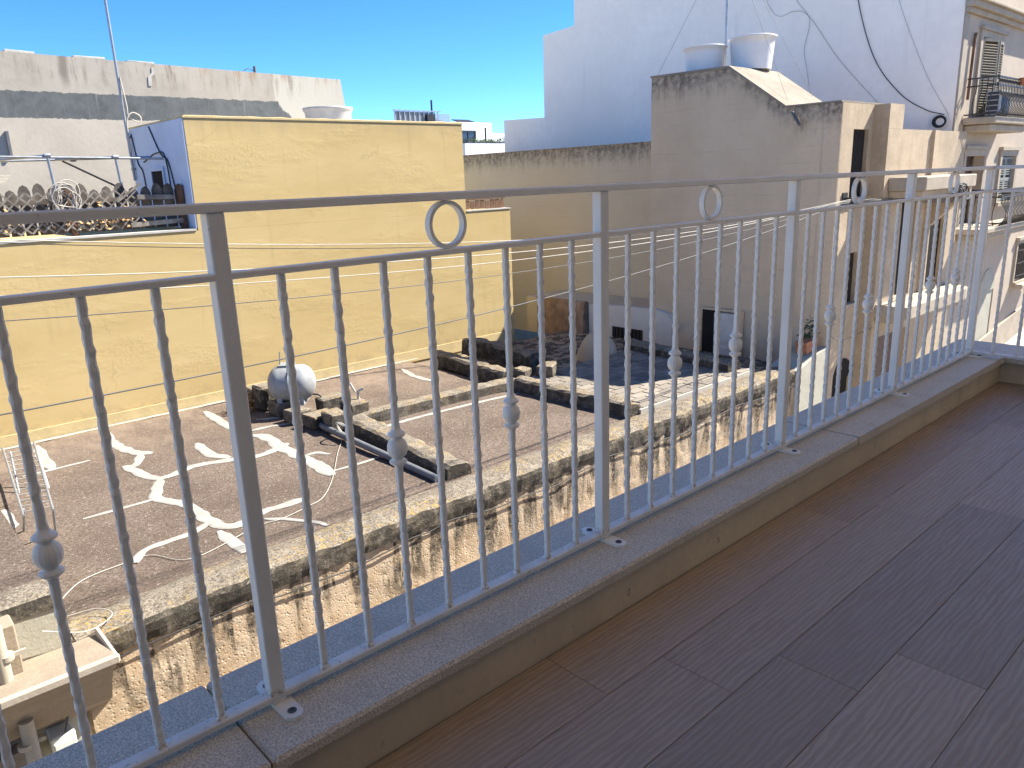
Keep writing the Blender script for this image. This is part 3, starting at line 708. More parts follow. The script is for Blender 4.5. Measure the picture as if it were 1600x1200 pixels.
def build_outhouse():
    S = thing('garden_outhouse', (13.3, 9.4, -3.15), 'whitewashed lean-to with dark window and open door against the grey house', 'outbuilding')
    m = MB(); F = lambda x: (lambda y, z: (x, y, z))
    hole = (9.10, 9.99, -2.80, -2.36)
    P = [(10.70, -3.15), (10.70, -1.93), (9.6, -1.87), (8.75, -1.86), (8.45, -1.93), (8.33, -2.10), (8.33, -3.15)]
    # wall as polygons round the window
    X = 13.42
    def ply(p): m.prism_x(p, X, 13.56)
    ply([(10.70, -3.15), (10.70, -1.93), (9.99, -1.89), (9.99, -3.15)])
    ply([(9.99, -2.36), (9.99, -1.89), (9.6, -1.87), (9.10, -1.865), (9.10, -2.36)])
    ply([(9.99, -3.15), (9.99, -2.80), (9.10, -2.80), (9.10, -3.15)])
    ply([(9.10, -3.15), (9.10, -1.865), (8.75, -1.86), (8.45, -1.93), (8.33, -2.10), (8.33, -3.15)])
    obj('wall', m, 'shed_white', S)
    g = MB()
    for i in range(9): g.bx(13.44, 13.47, 9.12+i*.1, 9.12+i*.1+.07, -2.79, -2.37)
    w = obj('window', MB().bx(13.48, 13.55, 9.10, 9.99, -2.80, -2.36), 'dark_inside', S); obj('roller_bars', g, 'grille_dark', w)
    # sloping plaster shoulder with the doorway
    m = MB(); m.prism_x([(8.33, -3.15), (8.33, -2.42), (7.7, -1.95), (7.62, -1.84), (7.62, -3.15)], 13.46, 13.56); m.prism_x([(6.70, -3.15), (6.70, -1.70), (7.62, -1.70), (7.62, -1.74), (6.76, -1.74), (6.76, -3.15)], 13.46, 13.56)
    obj('porch_wall', m, 'grey', S)
    obj('doorway', MB().bx(13.50, 13.565, 7.30, 7.62, -3.15, -1.74), 'dark_inside', S)
    d = obj('door', MB().bx(13.40, 13.45, 6.80, 7.28, -3.12, -1.77, .004), 'door_white', S); obj('panel', MB().bx(13.385, 13.40, 6.88, 7.20, -2.35, -1.85, .003).bx(13.385, 13.40, 6.88, 7.20, -3.0, -2.45, .003), 'door_white', d)
    obj('rubble_pier', stone_wall([(13.40, 11.15), (13.40, 10.75)], .28, 1.25, .04, -3.15, .1), 'rubble', S)
    obj('blue_skirting', MB().bx(13.40, 13.418, 8.35, 10.68, -3.15, -2.86), 'blue_paint', S)
build_outhouse()

# hanging things on the roof
def build_roof_items():
    # horizontal tank
    T = thing('water_tank', (5.45, 9.85, -2.3), 'rounded grey water tank on stone blocks by the yellow wall', 'water tank')
    ax = Vector((.75, -.62, 0)).normalized(); c = Vector((5.33, 9.72, -2.00)); prof = []
    for i in range(9): a = -PI/2+PI/2*i/8; prof.append((max(.012, .285*math.cos(a)), -.16+.21*math.sin(a)))
    for i in range(9): a = PI/2*i/8; prof.append((max(.012, .285*math.cos(a)), .16+.21*math.sin(a)))
    obj('body', MB().lathe(c, prof, 28, ax), 'tank_grey', T)
    side = Vector((-ax.y, ax.x, 0))
    for s in (-.17, .17):
        m = MB(); o = c+ax*s
        m.prism([(-.22, -.32), (.22, -.32), (.19, -.10), (-.19, -.10)], lambda u, z: tuple(o+side*u+Vector((0, 0, z))-ax*.035), lambda u, z: tuple(o+side*u+Vector((0, 0, z))+ax*.035))
        obj('saddle', m, 'tank_grey', T)
    o = c+ax*-.06+Vector((0, 0, .25)); obj('hatch', MB().obx(o+side*.03, (ax, side, (0, 0, 1)), (.11, .12, .05)), 'tank_hatch', T)
    obj('seam', MB().lathe(c, [(.286, -.012), (.296, -.008), (.296, .008), (.286, .012)], 28, ax, cap=False), 'tank_grey', T)
    obj('outlet_pipe', MB().tube(bez([c+ax*.30+Vector((0, 0, -.2)), c+ax*.42+Vector((0, 0, -.24)), c+ax*.44+Vector((0, 0, -.42))], 4), .016, 6), 'cable_black', T)
    obj('vent_pipe', MB().tube([c+Vector((-.12, .1, .3)), c+Vector((-.10, .1, .5))], .012, 6), 'galvanised', T)
    B = thing('dry_bush', (4.75, 10.45, -2.5), 'brown withered bush beside the grey roof tank', 'bush')
    # cover leaning beside the tank: a rolled sheet of old canvas
    m = MB(); random.seed(5)
    for i in range(120):
        a = random.random()*2*PI; r = random.random()**.5*.26; z = random.random()*.28*(1-r*1.6)
        p = Vector((4.8+r*math.cos(a), 10.5+r*.9*math.sin(a), -2.48+max(0, z))); d = Vector((random.gauss(0, 1), random.gauss(0, 1), random.gauss(0, 1))).normalized()
        e = d.orthogonal().normalized(); s = random.uniform(.03, .06)
        m.add([p-d*s, p+e*s*.5, p+d*s, p-e*s*.5], [(0, 1, 2, 3)])
    tag(obj('foliage', m, 'dry_leaf', B), kind='stuff')
    obj('stem', MB().tube([(4.8, 10.5, -2.5), (4.82, 10.48, -2.35), (4.9, 10.4, -2.2)], [.02, .014, .006], 6), 'twig', B)
    # tap standing on the divider
    P = thing('water_tap', (5.75, 8.5, -2.14), 'small white tap pipe standing on a stone block', 'tap')
    obj('pipe', MB().tube([(5.78, 8.5, -2.15), (5.78, 8.5, -2.02), (5.86, 8.46, -1.98)], .022, 8), 'cable_white', P)
    obj('handle', MB().tube([(5.74, 8.52, -2.02), (5.68, 8.54, -1.88)], .018, 8), 'cable_white', P)
    # ring of white cable
    m = MB()
    for q in range(3):
        cc = Vector((5.16+.006*q, 7.95, -2.40)); R = .15+.008*q; pts = []
        for i in range(29): a = 2*PI*i/28; pts.append(cc+Vector((-.05*math.sin(a)+.012*math.sin(3*a+q), R*math.cos(a), R*.62*math.sin(a)+.06)))
        m.tube(pts, .007, 6, False)
    tl = [(5.10, 7.9, -2.43), (4.8, 7.5, -2.47), (4.28, 6.72, -2.485), (3.9, 6.27, -2.48), (3.64, 6.16, -2.48), (3.29, 6.08, -2.485), (3.0, 6.1, -2.48), (2.25, 5.87, -2.47), (1.98, 6.25, -2.48), (1.71, 6.25, -2.48), (1.35, 6.18, -2.48), (1.1, 5.9, -2.45), (1.0, 5.5, -2.42), (1.25, 5.3, -2.36), (1.32, 5.1, -2.36), (1.1, 4.98, -2.36), (.8, 4.93, -2.2)]
    m.tube(bez([(a, b, roof_z(a, b)+.012 if b > 5.6 else c) for a, b, c in tl], 6), .0045, 6)
    tag(obj('loose_cable', m, 'cable_white'), 'thin white cable coiled by the divider and trailing over the roof', 'cable')
    # clothes airer at the left
    A = thing('clothes_airer', (1.35, 8.3, -2.5), 'folding clothes airer lying open at the left of the cracked roof', 'clothes airer')
    f = MB()
    for (a, b) in (((1.40, 9.75, -2.05), (1.16, 7.4, -2.15)), ((1.72, 9.6, -2.02), (1.40, 7.25, -2.12))): f.tube([a, b], .014, 6)
    for (a, b) in (((1.20, 7.6, -2.15), (1.20, 7.9, -2.5)), ((1.42, 7.35, -2.12), (1.44, 7.6, -2.5)), ((1.44, 9.5, -2.05), (1.4, 9.2, -2.5)), ((1.70, 9.4, -2.05), (1.7, 9.1, -2.5))): f.tube([a, b], .014, 6)
    obj('frame', f, 'galvanised', A)
    for i in range(14):
        t = .04+.92*i/13; a = Vector((1.40, 9.75, -2.045)).lerp(Vector((1.16, 7.4, -2.145)), t); b = Vector((1.72, 9.6, -2.015)).lerp(Vector((1.40, 7.25, -2.115)), t)
        obj('rail', MB().tube([a, b], .006, 5), 'cable_white', A)
build_roof_items()

def build_left_front():
    H = thing('pale_house', (-1, 8, -6.8), 'pale plastered house front with a moulded stone door hood, at lower left', 'house')
    obj('wall', MB().bx(-6, .985, 5.0, 11.36, -7.6, -2.06), 'pale_plaster', H)
    obj('roof', MB().bx(-6, .985, 5.4, 11.36, -2.05, -2.035), 'roof', H)
    obj('parapet', stone_wall([(-6, 5.16), (.985, 5.16)], .34, .14, .015, -2.08), 'lichen', H)
    obj('side_facing', MB().bx(.987, 1.06, 5.02, 5.5, -7, -2.42), 'old_stone', H)
    # moulded hood: stepped cornice
    h = MB(); prof = [(5.0, -2.42), (4.46, -2.35), (4.44, -2.37), (4.44, -2.42), (4.47, -2.43), (4.52, -2.50), (4.62, -2.56), (4.72, -2.70), (4.84, -2.92), (5.0, -3.05)]
    h.prism_x(prof, -.9, 1.16); hd = obj('door_hood', h, 'hood', H)
    obj('lip', MB().bx(-.93, 1.185, 4.425, 4.475, -2.415, -2.345, .012).bx(1.15, 1.185, 4.4755, 4.99, -2.43, -2.36, .01), 'hood_lip', hd)
    obj('pilaster', MB().bx(.30, .62, 4.86, 4.995, -7, -3.06), 'hood', H)
    obj('buttress', MB().bx(.40, .63, 4.80, 4.995, -2.40, -2.0, .01), 'hood', H)
    D = thing('downpipe', (.42, 4.75, -6.8), 'cream downpipe passing the stone hood at lower left', 'pipe')
    obj('pipe', MB().tube([(.50, 4.74, -1.95), (.50, 4.74, -2.38)], .05, 12).tube([(.56, 4.74, -2.75), (.56, 4.74, -3.30), (.60, 4.70, -3.36), (.60, 4.70, -7)], .05, 12), 'pipe_cream', D)
    for z in (-2.2, -2.95): obj('clamp', MB().lathe((.53, 4.74, z), [(.056, -.02), (.056, .02)], 12).bx(.53, .66, 4.73, 4.75, z-.015, z+.015), 'pipe_cream', D)
    B = thing('meter_box', (.77, 4.85, -3.2), 'small pale plastic meter box on the wall under the stone hood', 'box')
    obj('body', MB().bx(.69, .86, 4.80, 4.985, -3.24, -3.04, .012), 'meter_plastic', B)
    obj('lid', MB().bx(.705, .845, 4.785, 4.80, -3.225, -3.09, .004), 'meter_plastic', B)
    obj('lead', MB().tube(bez([(.80, 4.83, -3.04), (.86, 4.88, -2.85), (.84, 4.92, -2.7), (.9, 4.95, -2.6)], 5), .008, 6), 'cable_grey', B)
build_left_front()

# ================================================================== YELLOW HOUSE
def build_yellow():
    Y = thing('yellow_house', (6, 12.5, -6.5), 'windowless yellow rendered house behind the cracked roof', 'house')
    obj('wall', MB().bx(-5, 11.66, 11.40, 15.6, -7.5, .36), 'yellow', Y)
    obj('upper_wall', MB().bx(4.83, 10.42, 11.403, 14.05, .362, 2.09), 'yellow', Y)
    obj('roof_edge', MB().bx(4.815, 10.435, 11.39, 14.07, 2.092, 2.118), 'yellow_trim', Y)
    obj('roof_edge', MB().bx(-5, 4.80, 11.385, 11.62, .362, .392), 'lime_white', Y); obj('roof_edge', MB().bx(10.44, 11.675, 11.385, 11.62, .362, .385), 'lime_white', Y)
    obj('roof_edge', stone_wall([(4.84, 11.47), (10.42, 11.47)], .13, .022, .014, 2.112, .16), 'yellow_trim', Y)
    s = obj('side_wall', MB().bx(4.805, 4.827, 11.41, 14.06, .40, 2.088), 'blue_white', Y)
    w = obj('window', MB().bx(4.79, 4.804, 12.52, 13.05, .85, 1.33), 'dark_inside', Y)
    obj('frame', MB().bx(4.775, 4.804, 12.46, 12.52, .80, 1.39).bx(4.775, 4.804, 13.05, 13.11, .80, 1.39).bx(4.775, 4.804, 12.52, 13.05, 1.33, 1.39), 'blue_white', w)
    obj('skirting', MB().bx(1.0, 11.60, 11.385, 11.399, -2.56, -2.33, .004), 'yellow_trim', Y)
    # wires on the blue wall
    c = MB()
    for pts in ([(4.80, 13.86, 2.0), (4.79, 13.7, 1.5), (4.79, 13.5, 1.3), (4.79, 13.45, .6)], [(4.79, 12.9, 2.06), (4.79, 12.5, 1.6), (4.79, 12.2, 1.45), (4.79, 12.0, .8), (4.79, 11.9, .45)], [(4.79, 13.4, 1.5), (4.79, 12.7, 1.62), (4.79, 12.3, 1.5), (4.79, 12.25, .5)]): c.tube(bez(pts, 6), .011, 5)
    obj('wall_wires', c, 'cable_black', Y)
    for i, (x0, z) in enumerate(((-5, .36),)): pass
build_yellow()

def build_terrace():
    # pickets
    Fn = thing('picket_fence', (3.4, 11.75, .40), 'weathered grey picket fence along the yellow house terrace', 'fence')
    random.seed(21); x = 1.4; i = 0
    while x < 4.78:
        w = .155; top = 1.12+.05*random.uniform(-1, 1)+.02*math.sin(x*3); b = .43; tilt = random.uniform(-.012, .012)
        prof = [(x, b), (x+w, b), (x+w+tilt, top-.10), (x+w*.80+tilt, top-.03), (x+w*.5+tilt, top), (x+w*.2+tilt, top-.03), (x+tilt, top-.10)]
        obj('picket', MB().prism_y(prof, 11.80, 11.822), 'timber_grey', Fn); x += w+.028; i += 1
    for z in (.52, .90): obj('cross_rail', MB().bx(1.3, 4.78, 11.77, 11.798, z-.035, z+.035), 'timber_grey', Fn)
    for xx in (1.42, 3.12, 4.74): obj('fence_post', MB().bx(xx-.045, xx+.045, 11.70, 11.768, .20, 1.08), 'timber_brown', Fn)
    La = thing('lattice_trellis', (2.6, 11.68, .45), 'criss-cross timber trellis fixed in front of the picket fence', 'trellis')
    x0, x1, z0, z1 = 1.35, 4.05, .46, 1.03
    for d, yy in ((1, 11.665), (-1, 11.677)):
        s = -6.0
        while s < 8:
            # line x = s + d*(z - z0)
            pa, pb = [], None
            za, zb = z0, z1
            xa, xb = s+d*(za-z0)*1.05, s+d*(zb-z0)*1.05
            a, b = Vector((xa, yy, za)), Vector((xb, yy, zb))
            if a.x > b.x: a, b = b, a
            if b.x > x0 and a.x < x1:
                if a.x < x0: a = a.lerp(b, (x0-a.x)/(b.x-a.x))
                if b.x > x1: b = a.lerp(b, (x1-a.x)/(b.x-a.x))
                if (b-a).length > .08:
                    j = Vector((0, 0, random.uniform(-.02, .02)))
                    obj('lath', MB().strip(a+j, b+j, .024, .008, (0, 1, 0)), 'timber_lattice', La)
            s += .15
    obj('fallen_lath', MB().strip((3.75, 11.65, .86), (4.12, 11.64, 1.12), .035, .01, (0, 1, 0)).strip((4.05, 11.65, .92), (4.62, 11.64, .90), .07, .012, (0, 1, 0)).strip((3.9, 11.65, .50), (4.7, 11.64, .53), .07, .012, (0, 1, 0)), 'timber_lattice', La)
    V = thing('withered_creeper', (3.5, 11.66, .6), 'dry brown creeper caught in the timber trellis', 'plant')
    m = MB()
    for i in range(170):
        cx = random.choice((3.4, 3.55, 3.85, 3.9, 2.3, 3.0)); p = Vector((random.gauss(cx, .13), 11.645+random.gauss(0, .012), random.gauss(.66, .07)))
        d = Vector((random.gauss(0, 1), random.gauss(0, .3), random.gauss(0, 1))).normalized(); e = d.orthogonal().normalized(); s = random.uniform(.015, .04)
        m.add([p-d*s, p+e*s*.6, p+d*s, p-e*s*.6], [(0, 1, 2, 3)])
    tag(obj('leaves', m, 'dry_leaf', V), kind='stuff')
    # hose coil on the trellis
    m = MB()
    for q in range(9):
        R = random.uniform(.12, .24); cc = Vector((3.02+random.uniform(-.07, .06), 11.63-.008*q, .96+random.uniform(-.09, .05))); ph = random.random()*6
        m.tube([cc+Vector((R*(.7+.05*(q%4))*math.cos(a)+.03*math.sin(3*a+ph), .01*math.sin(2*a), R*math.sin(a)+.035*math.sin(2*a+ph))) for a in [2*PI*i/26 for i in range(27)]], .007, 6, False)
    tag(obj('rope_coil', m, 'rope_white'), 'tangled coil of pale rope hung on the trellis', 'rope')
    # clothes line frame of pipes
    P = thing('clothes_line_frame', (3.4, 12.2, .4), 'galvanised pipe frame for clothes lines above the picket fence', 'pipe frame')
    for a, b in (((1.2, 11.9, 1.565), (4.62, 11.9, 1.50)), ((1.2, 12.5, 1.48), (4.62, 12.5, 1.55)), ((2.97, 11.9, 1.56), (2.2, 12.5, 1.50)), ((3.90, 11.9, 1.53), (3.2, 12.5, 1.52))):
        obj('bar', MB().tube([a, b], .018, 8), 'galvanised', P)
    for x, y, z in ((2.97, 11.9, 1.56), (3.90, 11.9, 1.53)): obj('leg', MB().tube([(x, y, z), (x+.06, y, .40)], .022, 8), 'galvanised', P)
    obj('brace', MB().tube([(3.30, 12.5, 1.50), (3.92, 11.95, 1.06)], .016, 8), 'black_iron', P)
    for x, y, z in ((2.97, 11.9, 1.56), (3.90, 11.9, 1.53), (2.3, 12.5, 1.50), (3.45, 12.5, 1.52)): obj('joint', MB().lathe((x, y, z), [(.032, -.04), (.034, 0), (.032, .04)], 10, (1, 0, 0)), 'galvanised', P)
    ln = MB()
    for i in range(6): ln.tube([(1.2, 12.6+.12*i, 1.30-.02*i), (2.65, 12.9+.12*i, 1.31-.02*i)], .004, 4)
    obj('clothes_line', ln, 'cable_white', P)
    # mast
    A = thing('antenna_mast', (4.76, 13.9, .4), 'thin tall metal mast clamped to the pale blue wall', 'mast')
    obj('pole', MB().tube([(4.77, 13.95, 1.2), (4.74, 13.9, 2.4), (4.69, 13.8, 5.4)], .024, 8), 'galvanised', A)
    pts = [(4.755, 13.86, 2.95), (4.79, 13.84, 2.5), (4.80, 13.84, 2.3), (4.95, 13.8, 2.2), (4.98, 13.8, 2.3), (4.85, 13.8, 2.36), (4.74, 13.8, 2.2), (4.74, 13.82, 1.7)]
    obj('lead', MB().tube(bez(pts, 6), .012, 6), 'cable_white', A)
    for z in (1.4, 1.95): obj('bracket', MB().bx(4.74, 4.803, 13.9, 13.98, z-.02, z+.02), 'galvanised', A)
    # brown timber rail on the lower terrace at the right
    T = thing('terrace_railing', (11.05, 11.5, .39), 'low brown timber railing on the right end of the yellow house', 'railing')
    for z, h in ((.655, .05), (.60, .05)): obj('top_board', MB().bx(10.47, 11.62, 11.50, 11.53, z-h/2+.01, z+h/2-.01), 'timber_brown', T)
    for i in range(8): obj('board', MB().bx(10.50+i*.14, 10.50+i*.14+.11, 11.51, 11.528, .395, .575-.02*(i % 3 == 1)), 'timber_brown', T)
    for x in (10.47, 11.60): obj('post', MB().bx(x-.025, x+.025, 11.54, 11.59, .392, .68), 'timber_lattice', T)
build_terrace()

# ================================================================== HOUSES BEHIND
def build_gable():
    G = thing('concrete_gable_house', (5, 24, -6), 'long grey concrete gable wall with a dark painted band, behind the yellow house', 'house')
    obj('wall', MB().prism_y([(-14, -7), (13.0, -7), (13.0, 3.0), (12.86, 4.03), (10.75, 4.06), (4.2, 4.17), (-14, 4.35)], 20, 29), 'gable', G)
    for x, w in ((4.3, .6), (5.7, .7), (6.9, .65)): obj('coping_stone', rough_block(x, x+w, 20.02, 20.3, 4.16-.0168*(x-4.2), 4.21-.0168*(x-4.2), 0, .02), 'lime_white', G)
    obj('white_patch', MB().prism_y([(7.32, 3.58), (7.40, 3.58), (7.42, 3.80), (7.50, 3.86), (7.50, 4.02), (7.45, 4.02), (7.44, 3.90), (7.34, 3.80)], 19.985, 19.999), 'lime_white', G)
    obj('vent', MB().bx(4.0, 4.06, 19.93, 19.998, 1.9, 2.45), 'pipe_grey', G)
    c = MB().tube(bez([(9.9, 20.1, 4.08), (10.05, 20.1, 4.17), (10.2, 20.1, 4.13)], 4), .012, 6).tube([(10.25, 20.1, 4.06), (10.25, 20.1, 4.24)], .04, 8); obj('cable_gland', c, 'cable_grey', G)
    obj('lower_roof', MB().bx(8.4, 13.0, 16.0, 19.97, -7, 2.25), 'gable', G)
    t = MB().lathe((11.2, 18.0, 2.25), [(.57, 0), (.59, .35), (.61, .62), (.635, .66), (.66, .70), (.66, .745), (.62, .75)], 36)
    T = thing('water_tank', (11.2, 18.0, 2.25), 'single white round tank with a flared rim, above the yellow house', 'water tank')
    obj('body', t, 'tank_old', T); obj('lid', MB().lathe((11.2, 18.0, 2.99), [(.61, 0), (.40, .03), (.02, .045)], 36), 'tank_old', T)
build_gable()

def build_modern():
    H = thing('modern_house', (39, 48, -4), 'distant white modern house with a planted terrace', 'house')
    obj('wall', MB().bx(37.3, 41.3, 45.6, 52, -6, 5.25).bx(33, 37.28, 45.6, 52, -6, 5.05).bx(41.31, 46, 47, 54, -6, 4.6), 'modern_white', H)
    obj('terrace', MB().bx(36.0, 40.3, 42.5, 45.58, -6, 3.55).bx(40.31, 46, 43, 45.58, -6, 3.62), 'modern_white', H)
    w = obj('window', MB().bx(38.15, 39.5, 45.55, 45.598, 3.7, 4.55), 'glass', H)
    obj('frame', MB().bx(38.05, 38.15, 45.5, 45.597, 3.65, 4.65).bx(39.5, 39.6, 45.5, 45.597, 3.65, 4.65).bx(38.15, 39.5, 45.5, 45.597, 4.55, 4.65).bx(38.8, 38.86, 45.5, 45.549, 3.7, 4.55), 'grille_dark', w)
    obj('planter', MB().bx(37.3, 40.9, 43.4, 43.8, 3.63, 3.74), 'pipe_grey', H)
    random.seed(4); m = MB()
    for i in range(900):
        x = random.uniform(37.4, 41.8); hgt = .18+.45*max(0, min(1, (x-38.8)/2.2))*random.random()+.12*random.random()
        p = Vector((x, random.uniform(43.3, 43.9), 3.66+random.random()*hgt)); d = Vector((random.gauss(0, .5), random.gauss(0, .5), 1)).normalized(); e = d.orthogonal(); s = random.uniform(.06, .14)
        m.add([p-d*s, p+e*s*.4, p+d*s, p-e*s*.4], [(0, 1, 2, 3)])
    B = tag(obj('terrace_hedge', m, 'hedge'), 'green hedge planted along the white modern terrace', 'hedge', kind='stuff')
    obj('flue', MB().tube([(40.2, 45.1, 3.6), (40.2, 45.1, 4.85)], .07, 8), 'grille_dark', H)
    # plant on its roof
    R = MB()
    x = 32.4
    while x < 36.4: R.bx(x, x+.06, 45.7, 45.76, 5.05, 5.95); x += .42
    R.bx(32.35, 36.5, 45.69, 45.77, 5.9, 5.98)
    obj('glass_screen', MB().bx(32.45, 36.0, 45.78, 45.80, 5.06, 5.88), 'tank_grey', H); obj('screen_post', R, 'galvanised', H)
    S = MB()
    for i in range(8): S.bx(35.8, 37.2, 45.5, 45.58, 5.06+i*.09, 5.12+i*.09)
    obj('roof_louvre', S, 'galvanised', H); obj('roof_unit', MB().bx(35.1, 35.75, 45.5, 46.2, 5.06, 5.7), 'grille_dark', H)
    obj('chimney_flue', MB().tube([(35.9, 46, 5.5), (35.9, 46, 6.75)], .07, 8), 'grille_dark', H)
    for x in (37.0, 39.3, 40.1): obj('solar_panel', MB().obx((x, 47, 5.45), ((1, 0, 0), (0, .9, .25), (0, -.25, .9)), (.45, .5, .03)), 'grille_dark', H)
build_modern()

# ================================================================== GREY CORNER HOUSE
def build_grey():
    H = thing('grey_corner_house', (16, 8, -5.2), 'tall grey rendered house with an ochre street front', 'house')
    XG = 13.58
    obj('tower_wall', MB().prism_x([(5.31, -7.5), (5.31, 2.055), (6.06, 2.055), (7.24, 2.85), (9.05, 2.88), (9.05, -7.5)], XG, 15.35), 'grey', H)
    obj('tower_quoin', MB().bx(13.566, 13.58, 5.003, 5.312, -7.5, 2.053), 'grey', H)
    obj('stair_roof', MB().prism_x([(6.06, 2.058), (7.24, 2.854), (7.24, 2.90), (6.04, 2.085), (5.02, 2.085), (5.02, 2.058)], XG-.02, 15.37), 'grey_roof', H)
    obj('tower_roof', MB().prism_x([(7.243, 2.853), (9.07, 2.883), (9.07, 2.92), (7.243, 2.90)], XG-.02, 15.37), 'grey_roof', H)
    obj('lower_wall', MB().bx(13.60, 15.0, 9.06, 13.0, -7.5, -1.95), 'grey', H)
    obj('rear_wall', MB().bx(15.0, 18.82, 9.052, 24, -7.5, 1.69), 'grey', H)
    obj('wall_coping', MB().bx(14.97, 15.18, 9.06, 24, 1.692, 1.715), 'grey', H)
    obj('main_roof', MB().bx(15.36, 18.82, 5.35, 9.05, 1.30, 1.34), 'grey_roof', H)
    obj('rubble_patch', MB().bx(13.57, 13.598, 10.9, 12.6, -3.2, -1.9), 'rubble', H)
    obj('blue_band', MB().bx(13.545, 13.568, 10.95, 13.6, -3.15, -2.85), 'blue_paint', H)
    obj('drain_spout', MB().tube([(13.45, 5.85, 1.95), (13.35, 5.65, 1.72)], .025, 8), 'cable_grey', H)
    # ochre street front, in two planes
    f1 = MB().wall_y(XG+.002, 14.83, -7.5, 2.05, 5.0, 5.30, [(14.05, 14.66, .45, 1.62), (14.18, 14.60, -1.50, -.56), (13.95, 14.72, -7.4, -2.95)])
    obj('street_front', f1, 'ochre', H)
    f2 = MB().wall_y(14.832, 18.815, -7.5, 1.62, 4.72, 5.30, [(15.75, 16.45, -1.55, .46), (15.05, 16.55, -7.4, -2.25), (17.3, 18.2, -1.55, .2)])
    f2.bx(14.832, 15.45, 4.72, 5.30, 1.622, 2.05)
    obj('street_front', f2, 'ochre', H)
    obj('street_front_core', MB().bx(15.36, 18.8, 5.45, 5.6, -7.5, 1.6), 'dark_inside', H)
    for b in ((14.05, 14.66, .45, 1.62), (14.18, 14.60, -1.50, -.56), (13.95, 14.72, -7.4, -2.95)): obj('window_glass', MB().bx(b[0], b[1], 5.07, 5.09, b[2], b[3]), 'dark_inside', H)
    for b in ((15.75, 16.45, -1.55, .46), (17.3, 18.2, -1.55, .2)): obj('balcony_door', MB().bx(b[0], b[1], 4.84, 4.88, b[2], b[3]), 'dark_inside', H)
    obj('street_door', MB().bx(15.05, 16.55, 4.85, 4.90, -7.4, -2.25), 'door_brown', H)
    for b in ((14.05, 14.66, .45), (14.18, 14.60, -1.50)): obj('window_sill', MB().bx(b[0]-.05, b[1]+.05, 4.94, 4.998, b[2]-.08, b[2]-.003, .008), 'ochre', H)
    a = MB()
    for i in range(10):   # arch head over the small doorway
        t0, t1 = PI*i/10, PI*(i+1)/10; c = (14.335, -2.95); r = .385
        a.prism_y([(c[0]+r*math.cos(t0), c[1]+r*math.sin(t0)), (c[0]+r*math.cos(t1), c[1]+r*math.sin(t1)), (c[0], c[1])], 4.985, 4.998)
    obj('arched_fanlight', a, 'dark_inside', H)
    # balcony slabs
    obj('balcony_slab', MB().bx(15.0, 17.6, 4.05, 4.718, .52, .76, .015), 'cream_trim', H)
    obj('balcony_slab', MB().bx(15.05, 17.6, 4.12, 4.718, .40, .517, .01), 'ochre', H)
    P = [(14.9, 4.718), (14.9, 4.1)]+[(17.9+.62*math.sin(t), 4.718-.62*math.cos(t)) for t in [i*PI/16 for i in range(9)]]
    obj('balcony_slab', MB().prism_z(P, -1.80, -1.58), 'cream_trim', H)
    obj('slab_moulding', MB().prism_z([(p[0]*.985+.25, min(4.717, p[1]+.08)) for p in P], -1.92, -1.803), 'ochre', H)
    obj('bracket', MB().prism_x([(4.717, .395), (4.15, .395), (4.2, .28), (4.717, -.25)], 17.2, 17.4), 'ochre', H)
    obj('pilaster', MB().bx(16.9, 17.1, 4.66, 4.718, -1.57, 1.618), 'ochre', H)
    # tanks on the stair tower
    for i, (x, y, r, h, lab) in enumerate(((14.78, 7.50, .455, .62, 'larger white round tank, nearer the street, on the grey stair tower'), (14.40, 8.34, .43, .52, 'smaller white round tank, second on the grey stair tower'))):
        T = thing('water_tank', (x, y, 2.92), lab, 'water tank', 'white tanks on the stair tower')
        z = 2.915
        obj('body', MB().lathe((x, y, z), [(r*.84, 0), (r*.88, h*.3), (r*.93, h*.7), (r*.965, h*.92), (r*1.03, h*.935), (r*1.04, h*.985), (r*.99, h)], 40), 'tank_white', T)
        obj('lid', MB().lathe((x, y, z+h+.001), [(r*.985, 0), (r*.5, .03), (.02, .04)], 40), 'tank_white', T)
    A = thing('antenna_mast', (15.1, 8.3, 2.92), 'straight antenna mast rising behind the two white tanks', 'mast')
    obj('pole', MB().tube([(15.1, 8.3, 2.92), (15.1, 8.32, 6.5)], .026, 8), 'galvanised', A)
    for p in ((13.7, 9.0, 2.92), (13.9, 6.2, 2.2), (15.3, 6.4, 2.3)): obj('guy_wire', MB().tube([(15.1, 8.31, 5.6), p], .0032, 5), 'cable_grey', A)
    # pot plant on the limewashed parapet end
    P = thing('potted_plant', (13.2, 5.2, -2.22), 'leafy plant in a terracotta trough on the pale parapet end', 'potted plant')
    obj('pot', MB().prism_y([(12.98, -2.25), (13.36, -2.21), (13.40, -2.02), (12.95, -2.04)], 5.06, 5.28), 'terracotta', P)
    random.seed(9); m = MB()
    for i in range(120):
        p = Vector((random.gauss(13.15, .08), random.gauss(5.17, .06), -1.98+abs(random.gauss(0, .14)))); d = Vector((random.gauss(0, 1), random.gauss(0, 1), random.gauss(0, 1))).normalized(); e = d.orthogonal(); s = random.uniform(.02, .045)
        m.add([p-d*s, p+e*s*.5, p+d*s, p-e*s*.5], [(0, 1, 2, 3)])
    tag(obj('foliage', m, 'leaf', P), kind='stuff')
build_grey()

